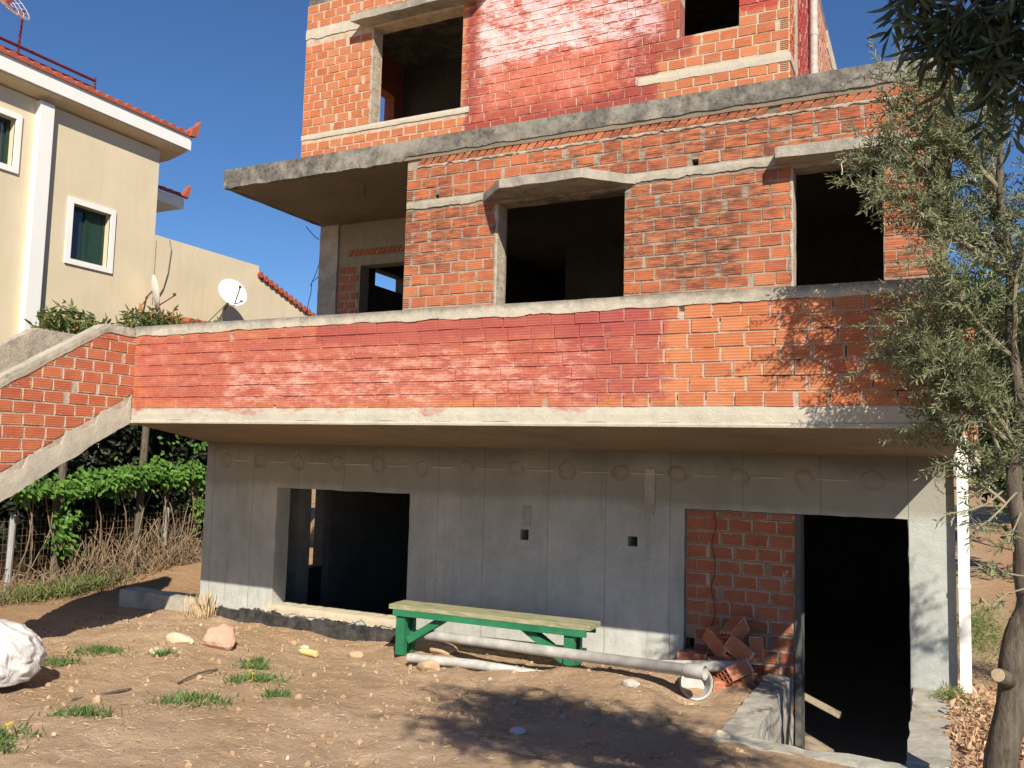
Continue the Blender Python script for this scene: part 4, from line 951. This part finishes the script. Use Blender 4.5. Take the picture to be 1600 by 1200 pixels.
bough((.26, 1.72, 1.05), (.01, 1.7, .92), 7); bough((.16, 1.73, .98), (.05, 1.7, .84), 6); bough((.14, 1.72, .92), (.085, 1.7, .76), 7)
bough((.2, 1.72, 1.0), (.16, 1.72, .76), 8); bough((.1, 1.7, .86), (.04, 1.68, .79), 4, .1); bough((.2, 1.75, .9), (.12, 1.72, .74), 7); bough((.13, 1.7, .82), (.09, 1.7, .70), 3, .09)
bough((.15, 1.7, 1.0), (-.045, 1.7, .90), 6, .12); bough((.12, 1.7, .92), (.0, 1.7, .80), 5, .11); bough((.25, 1.7, .95), (.14, 1.7, .66), 6); bough((.25, 1.7, 1.0), (.2, 1.7, .82), 6); bough((.3, 1.7, 1.05), (.14, 1.7, .90), 8)
pt(mbb2, 'bough', MT['bark'], T2); pt(mbl, 'crown', MT['olive_shaded'], T2)

# ---- background broadleaf trees on the right, seen through the olive
def bushy(name, label, cat, base, h, rx, rz, nleaf, ls, mat, trunk=True, group=None, lobes=9, seed=1, lw=.5):
    random.seed(seed); T = thing(name, label, cat, base, group=group); b = Vector(base); mbl, mbb = MB(), MB()
    c = b+Vector((0, 0, h-rz)); L = [(c+Vector((random.uniform(-.65, .65)*rx, random.uniform(-.65, .65)*rx, random.uniform(-.6, .6)*rz)), random.uniform(.32, .55)) for _ in range(lobes)]
    if trunk:
        tube(mbb, [b, b+Vector((.05, 0, (h-rz)*.6)), c-Vector((0, 0, rz*.3))], [.016*h, .013*h, .008*h], 8)
    for q, s in L:
        if trunk: tube(mbb, curve_pts(c-Vector((0, 0, rz*.6)), q, 5, .1), [.01*h, .008*h, .007*h, .005*h, .004*h, .002*h], 5, cap=False)
    for k in range(nleaf):
        q, s = random.choice(L); d = rv(); r = random.random()**.35
        p = q+Vector((d.x*rx*s*r, d.y*rx*s*r, d.z*rz*s*1.1*r)); p += rv()*.05*rx
        if p.z < b.z+.05: continue
        leaf(mbl, p, (rv()+Vector((0, 0, -.3))+d*.4).normalized(), (d+rv()*.7).normalized(), ls*random.uniform(.6, 1.3), ls*lw, random.random())
    if trunk: pt(mbb, 'trunk', MT['bark'], T)
    pt(mbl, 'crown' if trunk else 'foliage', mat, T); return T
MT['lf_mid'] = leaf_mat('broad_leaf', (.03, .06, .015), (.07, .115, .03)); MT['lf_dark'] = leaf_mat('dark_leaf', (.006, .010, .004), (.014, .020, .008), trans=.05)  # dark leaf is near black to carry the shade inside the hedge
MT['lf_vine'] = leaf_mat('vine_leaf', (.045, .115, .018), (.11, .225, .035), trans=.35); MT['lf_loq'] = leaf_mat('loquat_leaf', (.04, .07, .02), (.11, .14, .04), (.45, .22, .06))
MT['lf_pine'] = leaf_mat('feathery_leaf', (.08, .11, .03), (.17, .22, .07))
bushy('background_tree', 'leafy green tree behind the olive at the right edge, nearest the house', 'tree', (1.15, 15, -1.5), 4.6, 1.5, 2.0, 6500, .13, MT['lf_mid'], seed=3, group='trees behind the olive')
bushy('background_tree', 'dark green tree further back behind the olive at the right edge', 'tree', (3.2, 20, -1.3), 6.2, 2.3, 2.6, 6500, .17, MT['lf_dark'], seed=4, group='trees behind the olive')
bushy('background_tree', 'small dark tree in the gap between the house corner and the olive stem', 'tree', (1.35, 17.5, -1.4), 2.6, .7, .9, 2500, .11, MT['lf_dark'], seed=14, group='trees behind the olive')
bushy('feathery_shrub', 'yellowish green feathery shrub beside the foot of the white downpipe', 'shrub', (.5, 8.1, -1.72), .72, .42, .34, 3200, .045, MT['lf_pine'], trunk=False, seed=6, lw=.14)
bushy('feathery_shrub', 'low grey green weed at the base of the downpipe by the dry leaves', 'shrub', (.17, 7.28, -1.75), .20, .2, .10, 900, .04, MT['lf_pine'], trunk=False, seed=8, lw=.14)

# ---- loquats above the stair parapet
bushy('loquat_tree', 'small loquat tree top with orange tinged leaves, above the lower stair parapet', 'tree', (-10.9, 8.05, -1.8), 3.72, .66, .42, 1500, .16, MT['lf_loq'], seed=10, lw=.27, lobes=6)
bushy('loquat_tree', 'wider loquat tree top behind the stair corner, below the edge-on satellite dish', 'tree', (-10.9, 9.4, -1.8), 3.98, 1.1, .5, 3400, .16, MT['lf_loq'], seed=11, lw=.27, lobes=8)
# ---- hedge behind the fence, its shade put into near-black leaf colour
for i, (y, h, lab) in enumerate(((6.4, 3.0, 'dark hedge shrub behind the fence, furthest left under the stair'), (7.9, 3.1, 'dark hedge shrub behind the fence under the middle of the stair flight'), (9.4, 3.2, 'dark hedge shrub behind the fence, left of the green vine end'), (11.0, 3.2, 'dark hedge shrub behind the fence next to the basement corner'), (12.6, 3.2, 'dark hedge shrub behind the fence, mostly hidden by the basement corner'))):
    bushy('hedge_shrub', lab, 'shrub', (-12.1, y, -1.9), h, 1.15, 1.5, 9000, .15, MT['lf_dark'], seed=30+i, trunk=False, group='dark shrubs behind the fence', lobes=12)

# ---- fence with posts, vine and dry brush
F = thing('wire_fence', 'rusty wire mesh fence on grey posts along the edge of the plot under the stair', 'fence', (-10.9, 9, -1.8))
mb = MB()
for k in range(130): y = 5.6+k*.065; z0 = ground(-10.9, y, False); tube(mb, [(-10.9, y, z0), (-10.9, y, -.95)], .0028, 3, cap=False)
for k in range(9): tube(mb, [(-10.9, 5.6+i*.4, -1.78+k*.1+.01*math.sin(i)) for i in range(22)], .0028, 3, cap=False)
pt(mb, 'wire_mesh', simple('rusty_wire', (.20, .14, .09), .7), F)
for y in (5.6, 7.37, 9.9, 12.4):
    mb = MB(); tube(mb, [(-10.87, y, -2.0), (-10.87, y+.02, -.9)], .04, 8); pt(mb, 'post', simple('grey_post', (.34, .34, .32), .7), F)
VN = thing('creeper_vine', 'bright green creeper lying along the top of the wire fence under the stair', 'vine', (-10.7, 8.9, -1.8)); random.seed(41)
mbl, mbb = MB(), MB()
for k in range(2500):
    y = random.uniform(7.0, 11.1); c = -.40+.07*math.sin(y*2.1)-.16*(1-ss(7.6, 8.8, y)); th = .19*(1-.5*ss(10, 11.1, y))*(.55+.45*ss(7.2, 8, y))
    z = random.gauss(c, th*.55); x = -10.72+random.uniform(-.16, .2)-abs(z-c)*.3
    if noise.noise(Vector((y*2.6, z*3.4, 3))) < -.18: continue
    leaf(mbl, Vector((x, y, z)), (rv()*.7+Vector((.5, 0, -.7))).normalized(), (Vector((1, -.4, .7))+rv()*.5).normalized(), random.uniform(.06, .12), random.uniform(.04, .065), random.random(), .1)
for cy, cz, n_ in ((8.05, -1.0, 60), (8.0, -1.22, 50), (10.45, -.85, 60), (10.5, -1.1, 20), (9.7, .1, 10), (10.3, .12, 16), (8.05, -1.38, 22)):
    for k in range(n_): leaf(mbl, Vector((-10.72+random.uniform(-.1, .1), random.gauss(cy, .10), random.gauss(cz, .06))), (rv()*.7+Vector((.5, 0, -.7))).normalized(), (Vector((1, -.4, .7))+rv()*.5).normalized(), .09, .055, random.random(), .1)
for k in range(26):
    y = random.uniform(7.2, 11); tube(mbb, curve_pts((-10.8, y, -.5), (-10.85, y+random.uniform(-.4, .4), -1.7), 7, .12, .04), .008, 5, cap=False)
pt(mbb, 'stems', simple('vine_stem', (.24, .17, .11), .9), VN); pt(mbl, 'foliage', MT['lf_vine'], VN)
random.seed(43); mb = MB()
for k in range(560):
    y = random.choice([random.gauss(8.7, .55), random.gauss(10.0, .35), random.gauss(7.6, .4)]); z0 = ground(-10.6, y, False); h = random.uniform(.15, .75)*(.5+.5*(abs(y-8.9) < 1.0))
    x = -10.62+random.uniform(-.15, .25); tube(mb, curve_pts((x, y, z0-.02), (x+random.uniform(-.3, .25), y+random.uniform(-.45, .45), z0+h), 5, .25, .05), random.uniform(.003, .007), 3, cap=False, rnd=random.random())
tag(mb.build('dry_brush', simple('dry_brush', (.23, .165, .105), .95, .5, 12)), 'tangle of dry brown brushwood piled against the wire fence', 'brushwood', kind='stuff')
random.seed(44); mb = MB()
for k in range(2600):
    y = random.gauss(7.75, .42); x = -10.35+random.gauss(0, .18); z0 = ground(x, y, False)
    leaf(mb, Vector((x, y, z0+random.uniform(0, .16))), (rv()+Vector((0, 0, .9))).normalized(), rv(), random.uniform(.05, .13), .012, random.random())
tag(mb.build('weed_patch', leaf_mat('weed_grass', (.06, .08, .03), (.15, .17, .06), (.4, .3, .15))), 'grey green weeds growing at the foot of the fence below the vine', 'weeds', kind='stuff')

# ================================================================== BENCH
BN = thing('garden_bench', 'long green painted wooden bench without a back standing against the basement wall', 'bench', (-3.60, 7.0, -1.80), (0, 0, .02))
gw = N('green_paint', .6, .3); w = gw.noise(1., 6, .8, vec=gw.vscale((7, 40, 40))); gw.color(gw.mix(gw.mr(w, .62, .72), gw.mix(gw.mr(gw.noise(5), .3, .7), (.015, .13, .06), (.03, .20, .095)), (.30, .26, .17))); gw.bump(w, .3, .004)
gt = N('worn_green_top', .7, .2); w = gt.noise(1., 6, .8, vec=gt.vscale((6, 34, 34))); gt.color(gt.mix(gt.mr(w, .38, .6), (.17, .22, .10), (.40, .35, .235))); gt.bump(w, .4, .004)
def bp(name, mat, fn, parent=None):
    mb = MB(); fn(mb); o = mb.build(name, mat); o.parent = parent or BN; return o
bp('seat', gt.mat, lambda mb: [rbox(mb, -.98, 1.0, -.135+k*.137, -.135+k*.137+.132, .385, .425, .002, .2) for k in range(2)])
bp('apron', gw.mat, lambda mb: rbox(mb, -.94, .96, -.131, -.108, .325, .384, .001, .3))
bp('apron', gw.mat, lambda mb: rbox(mb, -.94, .96, .108, .131, .325, .384, .001, .3))
for x in (-.87, .80):
    bp('leg', gw.mat, lambda mb: [rbox(mb, x-.045, x+.045, -.106, -.05, -.03, .384, .001, .3), rbox(mb, x-.045, x+.045, .05, .106, -.03, .384, .001, .3), rbox(mb, x-.02, x+.02, -.06, .06, .02, .36, .001, .3)])
for x, s in ((-.84, 1), (.77, -1)):
    def br(mb, x=x, s=s):
        a = Vector((x+.03*s, 0, .10)); b = Vector((x+.42*s, 0, .345)); d = (b-a).normalized(); n = Vector((-d.z, 0, d.x))*.032
        P = [a-n, b-n, b+n, a+n]; F_ = [p+Vector((0, -.075, 0)) for p in P]; K = [p+Vector((0, .03, 0)) for p in P]
        mb.face(F_ if s > 0 else F_[::-1]); mb.face(K)
        for i in range(4): mb.face([F_[i], K[i], K[(i+1) % 4], F_[(i+1) % 4]])
    bp('brace', gw.mat, br)
# ================================================================== PIPES, BUCKET, BRICK HEAP
def gz(x, y): return ground(x, y)
mb = MB(); a, b = Vector((-4.25, 7.0, -1.645)), Vector((-1.53, 6.45, -1.525)); hollow_tube(mb, [a, a.lerp(b, .5), b-(b-a).normalized()*.16, b-(b-a).normalized()*.155, b], [.045, .045, .045, .054, .054], .005)
tag(mb.build('drain_pipe', MT['grey_pvc'], smooth=True), 'longest grey plastic pipe below the bench with its open end over the bucket', 'pipe', 'grey pipes on the ground')
mb = MB(); hollow_tube(mb, [(-4.20, 6.62, -1.775), (-3.55, 6.68, -1.765), (-2.88, 6.76, -1.80)], .040, .005)
tag(mb.build('drain_pipe', MT['grey_pvc'], smooth=True), 'pale grey pipe half sunk in the dirt under the left side of the bench', 'pipe', 'grey pipes on the ground')
mb = MB(); hollow_tube(mb, [(-2.25, 6.95, -1.66), (-1.8, 7.0, -1.62), (-1.40, 7.05, -1.585)], .045, .005)
tag(mb.build('drain_pipe', MT['grey_pvc'], smooth=True), 'grey pipe lying closest to the wall, ending at the heap of bricks', 'pipe', 'grey pipes on the ground')
BK = thing('bucket', 'white plastic bucket tipped on its side under the end of the long pipe', 'bucket', (-1.62, 6.4, -1.70))
mb = MB(); ax = Vector((.42, -.9, .16)).normalized(); c = Vector((-1.655, 6.69, -1.665))
hollow_tube(mb, [c-ax*.14, c-ax*.08, c-ax*.012, c-ax*.01, c], [.102, .112, .120, .128, .128], .006, 28); tube(mb, [c-ax*.14, c-ax*.132], .098, 24)
pt(mb, 'body', simple('dusty_white_plastic', (.42, .42, .40), .5, .2), BK, smooth=False)
clay = brick_mat('loose_brick', None, base=[(.46, .17, .09), (.50, .19, .10), (.42, .14, .075), (.52, .21, .11), (.47, .16, .08)], grime=.1, smear=.68)
def loose(loc, rot, label, h=.115):
    mb = MB(); L_, W_, H_ = .20, .095, h
    m1 = lambda s, z, d: (s, -W_/2+d, z)      # long faces
    for mpp, sl in ((lambda s, z, d: (s, -W_/2+d, z), L_), (lambda s, z, d: (-s, W_/2-d, z), L_)):
        mb.face([mpp(-sl/2, -H_/2, 0), mpp(sl/2, -H_/2, 0), mpp(sl/2, H_/2, 0), mpp(-sl/2, H_/2, 0)], 0, random.random(), [(0, 0), (1, 0), (1, 1), (0, 1)])
    mb.face([(-L_/2, -W_/2, H_/2), (L_/2, -W_/2, H_/2), (L_/2, W_/2, H_/2), (-L_/2, W_/2, H_/2)], 0, .4, [(0, 0), (1, 0), (1, 1), (0, 1)])
    mb.face([(-L_/2, W_/2, -H_/2), (L_/2, W_/2, -H_/2), (L_/2, -W_/2, -H_/2), (-L_/2, -W_/2, -H_/2)], 0, .4)
    hole_face(mb, lambda s, z, d: (L_/2-d, s, z), -W_/2, W_/2, -H_/2, H_/2, 0, 0, 3, 3, .09)
    hole_face(mb, lambda s, z, d: (-L_/2+d, -s, z), -W_/2, W_/2, -H_/2, H_/2, 0, 0, 3, 3, .09)
    o = mb.build('loose_brick', clay); o.scale = (1.22, 1.15, 1.18); o.location = loc; o.rotation_euler = rot
    return tag(o, label, 'brick', 'loose bricks heaped by the doorway')
R = math.radians
loose((-1.62, 7.30, -1.47), (R(10), R(38), R(-25)), 'tilted hollow brick at the upper left of the heap, its flat face lit')
loose((-1.50, 7.34, -1.37), (R(5), R(28), R(-110)), 'hollow brick on top of the heap showing its square holes')
loose((-1.42, 7.22, -1.50), (R(-15), R(30), R(-20)), 'hollow brick in the middle of the heap leaning down to the right')
loose((-1.31, 7.25, -1.52), (R(0), R(50), R(-75)), 'hollow brick at the right of the heap with its holed end towards the wall')
loose((-1.42, 6.98, -1.62), (R(55), R(-12), R(60)), 'large lit brick low in the heap leaning on the retaining wall')
loose((-1.50, 6.95, -1.74), (R(8), R(5), R(40)), 'lowest brick at the front of the heap beside the bucket')
loose((-1.60, 7.12, -1.68), (R(0), R(90), R(15)), 'shaded brick standing on end behind the bucket')
loose((-1.86, 7.40, -1.66), (R(0), R(0), R(4)), 'brick lying flat in the wall corner left of the heap')
loose((-1.40, 7.10, -1.72), (R(5), R(0), R(80)), 'brick buried under the middle of the heap')
loose((-1.47, 7.25, -1.60), (R(20), R(-10), R(30)), 'shadowed brick in the core of the heap')

# ================================================================== SACK
SK = thing('white_sack', 'large white woven sack slumped on the ground at the left edge', 'sack', (-6.20, 3.98, -1.66))
bm = bmesh.new(); bmesh.ops.create_icosphere(bm, subdivisions=6, radius=1)
for v in bm.verts:
    p = v.co.copy(); a = math.atan2(p.y, p.x)
    f = 1+.10*noise.noise(p*1.6+Vector((3, 0, 0)))+.035*noise.noise(p*4.2)-.05*abs(noise.noise(Vector((p.x*2.5+p.z, p.y*2.5, p.z*4)))) 
    fold = .022*math.sin(a*9+p.z*6+2*noise.noise(p*2))*(1-abs(p.z))
    z = p.z*f; z = max(z, -.62) 
    q = Vector((p.x*(f+fold)*.62, p.y*(f+fold)*.50, z*.34+.20))
    rdg = 1-abs(noise.noise(p*3.1+Vector((9, 2, 0))))*2
    q += p*.03*max(0, rdg-.55); v.co = q
me = bpy.data.meshes.new('body'); bm.to_mesh(me); bm.free(); me.polygons.foreach_set('use_smooth', [True]*len(me.polygons)); me.update()
o = bpy.data.objects.new('body', me); C.objects.link(o); o.parent = SK
sk = N('woven_plastic', .65, .3); wv = sk.math('ADD', sk.math('SINE', sk.math('MULTIPLY', sk.z, 700)), sk.math('SINE', sk.math('MULTIPLY', sk.x, 700)))
sk.color(sk.mix(sk.mr(sk.noise(4, 5), .4, .75, 0, .5), (.66, .65, .63), (.50, .45, .38))); sk.bump(sk.math('ADD', sk.math('MULTIPLY', sk.noise(3.2, 3, .5, dist=2.2), 1.), sk.math('MULTIPLY', wv, .01)), .55, .06); me.materials.append(sk.mat)
SK.rotation_euler = (0, 0, R(35)); SK.scale = (.78, .78, .74)
mb = MB(); tube(mb, [(.18, -.35, .12), (.34, -.25, .05), (.42, -.1, -.02)], [.03, .022, .03], 8); o = mb.build('tied_neck', sk.mat, smooth=True); o.parent = SK

# ================================================================== ROCKS AND LITTER
def rock(loc, s, label, mat, seed, name='rock', cat='rock'):
    bm = bmesh.new(); bmesh.ops.create_icosphere(bm, subdivisions=3, radius=1)
    for v in bm.verts:
        p = v.co.copy(); f = 1+.30*noise.noise(p*1.1+Vector((seed*3, 0, 0)))+.12*noise.noise(p*2.6+Vector((0, seed, 0)))
        q = p*f
        for k in range(5):      # flat broken faces
            n = Vector((math.sin(k*2.1+seed), math.cos(k*1.7+seed*2), math.sin(k+seed*.7))).normalized(); d = q.dot(n)-.78
            if d > 0: q -= n*d*.85
        v.co = Vector((q.x*s[0], q.y*s[1], q.z*s[2]))
    me = bpy.data.meshes.new(name); bm.to_mesh(me); bm.free(); me.materials.append(mat)
    o = bpy.data.objects.new(name, me); C.objects.link(o); o.location = (loc[0], loc[1], ground(loc[0], loc[1])+s[2]*.45); return tag(o, label, cat)
pink = simple('pink_stone', (.50, .32, .24), .9, .15, 9, .6); pale = simple('pale_stone', (.55, .46, .34), .9, .18, 9, .6); grey = simple('grey_stone', (.50, .47, .42), .9, .2, 9, .6); ochre = simple('ochre_stone', (.46, .33, .21), .9, .2, 9, .5)
rock((-5.95, 6.15), (.17, .13, .13), 'large rounded pink rock on the dirt near the basement corner', pink, 1)
rock((-6.30, 5.98), (.15, .06, .06), 'long pale rock left of the pink rock', pale, 2)
rock((-6.15, 5.62), (.12, .07, .035), 'flat pale stone half buried in front of the dirt mound', pale, 3)
rock((-4.16, 7.12), (.15, .10, .07), 'tan rock behind the left leg of the bench', ochre, 4)
rock((-3.95, 6.55), (.12, .07, .055), 'orange stone leaning on the short sunken pipe', ochre, 5)
rock((-2.08, 6.40), (.07, .05, .03), 'small white stone lying in the tree shade below the long pipe', grey, 6)
rock((-1.22, 5.58), (.06, .05, .035), 'small tan stone by the front end of the retaining wall', pale, 7)
rock((-5.02, 6.95), (.09, .05, .05), 'yellowish cement lump below the window sill', ochre, 8)
rock((-2.35, 5.0), (.05, .04, .025), 'small flat grey stone in the middle of the shaded dirt', grey, 9)
rock((-5.62, 6.95), (.05, .04, .03), 'little grey stone against the black foot of the wall', grey, 10)
mb = MB(); ya = Vector((-5.38, 6.62, ground(-5.3, 6.6)+.035)); yb = Vector((-5.20, 6.60, ground(-5.2, 6.6)+.035)); tube(mb, [ya-(yb-ya)*.25, ya-(yb-ya)*.1, ya, yb, yb+(yb-ya)*.04], [.012, .014, .032, .032, .024], 14)
tag(mb.build('plastic_bottle', simple('yellow_plastic', (.62, .50, .22), .5, .2), smooth=False), 'small yellow plastic bottle lying on the dirt under the window sill', 'bottle')
random.seed(50)
# pebbles and clods: two soft heaps' worth scattered over the whole yard
mb = MB(); ico = bmesh.new(); bmesh.ops.create_icosphere(ico, subdivisions=1, radius=1); iv = [v.co.copy() for v in ico.verts]; ifc = [tuple(v.index for v in f.verts) for f in ico.faces]; ico.free()
cnt = 0
while cnt < 2600:
    x = random.uniform(-8.5, -.8) if random.random() < .93 else random.uniform(.1, 1.2); y = random.uniform(2.4, 7.4)
    if -1.5 < x < .1 and y > 5.3: continue
    if x < .1 and noise.noise(Vector((x*1.1, y*1.1, 7)))+random.uniform(-.5, .5) < -.05: continue
    s = random.choice([.004, .005, .006, .007, .008, .010, .014, .020, .032])*random.uniform(.7, 1.2); q = rv(); z = ground(x, y)+s*.2
    M = Euler((random.random()*6, random.random()*6, random.random()*6)).to_matrix(); sc3 = Vector((1, random.uniform(.6, 1), random.uniform(.4, .8)))*s
    mb.add([M @ Vector((v.x*sc3.x*random.uniform(.8, 1.2), v.y*sc3.y, v.z*sc3.z))+Vector((x, y, z)) for v in iv], ifc, 0, random.random()); cnt += 1
pm = N('pebble', .9, .2); pm.color(pm.ramp(pm.attr('rnd'), [(0, (.30, .20, .125)), (.6, (.40, .28, .18)), (.96, (.45, .33, .22)), (1, (.58, .50, .41))]))
o = mb.build('gravel', pm.mat); tag(o, 'loose pebbles and clods strewn over the dry dirt yard', 'gravel', kind='stuff')
# straw
mb = MB()
for k in range(9000):
    x = random.uniform(-8., -.9); y = random.uniform(2.6, 7.45)
    if noise.noise(Vector((x*.9, y*.9, 2)))+random.uniform(-.35, .35) < .0 or (x > -1.5 and y > 5.3): continue
    z = ground(x, y)+.006; a = random.random()*2*PI; L = random.uniform(.02, .07); d = Vector((math.cos(a), math.sin(a), random.uniform(-.1, .35))); leaf(mb, Vector((x, y, z)), d.normalized(), Vector((0, 0, 1)), L, .004, random.random(), 0)
tag(mb.build('straw', leaf_mat('dry_straw', (.38, .28, .16), (.58, .46, .29), trans=.1)), 'bits of dry straw and twigs scattered over the dirt', 'straw', kind='stuff')
# dry leaves on the right
mb = MB()
for k in range(4200):
    x = random.uniform(.07, 1.6); y = random.uniform(4.8, 8.0); z = ground(x, y)+random.uniform(0, .05)
    leaf(mb, Vector((x, y, z)), (rv()+Vector((0, 0, .1))).normalized(), (Vector((0, 0, 1))+rv()*.8).normalized(), random.uniform(.03, .085), random.uniform(.015, .04), random.random(), .3)
tag(mb.build('dry_leaves', leaf_mat('dry_leaf', (.28, .17, .10), (.46, .31, .19), (.62, .5, .36), .15)), 'thick litter of dry brown leaves at the foot of the olive tree', 'dry leaves', kind='stuff')
# weeds
WL = [((-5.13, 5.70), .13, 'green weed tuft below the pink rock with a yellow flower', 1), ((-4.75, 5.28), .20, 'green weed tuft nearer than the one below the pink rock', 2), ((-4.60, 4.52), .24, 'widest green weed patch in the middle of the bare dirt', 0), ((-4.85, 3.85), .20, 'green weed patch in the lower left of the yard', 0), ((-6.65, 5.40), .22, 'dark green weeds on the shadow edge right of the sack', 0), ((-4.85, 3.30), .20, 'weed tuft with yellow flowers at the lower left corner', 3), ((-6.05, 5.56), .09, 'little green weed touching the flat pale stone', 0), ((-4.24, 4.95), .09, 'sparse pale weed right of the widest patch', 0), ((-6.55, 4.95), .16, 'weed tuft at the foot of the white sack', 0), ((-5.3, 5.9), .10, 'weed sprig behind the yellow flowered tuft', 0), ((-4.62, 3.1), .12, 'small weed sprig on the bottom edge at the left', 0)]
wm = leaf_mat('weed_leaf', (.045, .085, .02), (.10, .155, .05), (.4, .32, .15)); yf = simple('yellow_petal', (.85, .62, .02), .6)
for i, ((x, y), r, lab, fl) in enumerate(WL):
    random.seed(60+i); T = thing('weed_tuft', lab, 'weed', (x, y, ground(x, y)), group='weeds in the yard'); mb = MB()
    for k in range(int(620*r/.2)):
        px, py = x+random.gauss(0, r*.62), y+random.gauss(0, r*.36)
        if noise.noise(Vector((px*13, py*13, i))) < random.uniform(-.3, .25): continue
        leaf(mb, Vector((px, py, ground(px, py)-.003)), (rv()*.8+Vector((0, 0, .9))).normalized(), rv(), random.uniform(.02, .085), random.uniform(.005, .013), random.random())
    pt(mb, 'leaves', wm, T)
    for k in range(fl):
        mb = MB(); c = Vector((x+random.uniform(-.1, .1), y+random.uniform(-.1, .1), ground(x, y)+.07)); tube(mb, [c-Vector((0, 0, .07)), c], .0015, 4)
        for j in range(9): a = j*2*PI/9; leaf(mb, c, Vector((math.cos(a), math.sin(a), .25)), Vector((0, 0, 1)), .015, .008, .5, 0)
        pt(mb, 'flower', yf, T)
mb = MB(); tube(mb, curve_pts((-5.35, 4.15, ground(-5.35, 4.15)+.012), (-5.30, 4.6, ground(-5.3, 4.6)+.015), 8, .05, .02), .010, 6)
tag(mb.build('stick', MT['bark']), 'dark stick on the dirt to the right of the sack', 'stick')
mb = MB(); tube(mb, curve_pts((-5.2, 4.95, ground(-5.2, 4.95)+.012), (-5.25, 5.4, ground(-5.25, 5.4)+.015), 8, .05, .02), .008, 6)
tag(mb.build('stick', MT['bark']), 'thin dark stick between the sack and the pink rock', 'stick')
random.seed(77); mb = MB()                   # dry grass at the wall corner
for k in range(150):
    x = random.gauss(-7.45, .10); y = 7.42-abs(random.gauss(0, .05)); L = random.uniform(.08, .34)*(1 if random.random() < .4 else .5); leaf(mb, Vector((x, y, ground(x, y))), (rv()*.35+Vector((0, 0, 1))).normalized(), rv(), L, .006, random.random())
tag(mb.build('dry_grass', leaf_mat('dry_grass_blade', (.30, .22, .13), (.44, .34, .22), trans=.1)), 'dry grass blades against the left corner of the basement wall', 'dry grass', kind='stuff')
mb = MB(); tube(mb, [(.45, 7.25, -1.62), (.25, 7.0, -1.66)], .012, 6)
# ================================================================== FAR RIGHT
YH = thing('yellow_house', 'distant pale yellow house glimpsed between the downpipe and the olive trunk', 'house', (3.4, 46, -2))
mb = MB(); box(mb, 2.0, 9, 46, 52, -2.6, 1.6); pt(mb, 'wall', MT['cream'], YH); mb = MB(); box(mb, 1.9, 9.1, 45.8, 52.2, 1.6, 1.9); pt(mb, 'roof', MT['rt'], YH)
mb = MB(); rbox(mb, 1.4, 12, 30, 30.3, -1.6, -.95, .003, 1); tag(mb.build('boundary_wall', MT['white']), 'low white boundary wall in front of the distant yellow house', 'wall')
print('verts total', sum(len(o.data.vertices) for o in bpy.data.objects if o.type == 'MESH'))
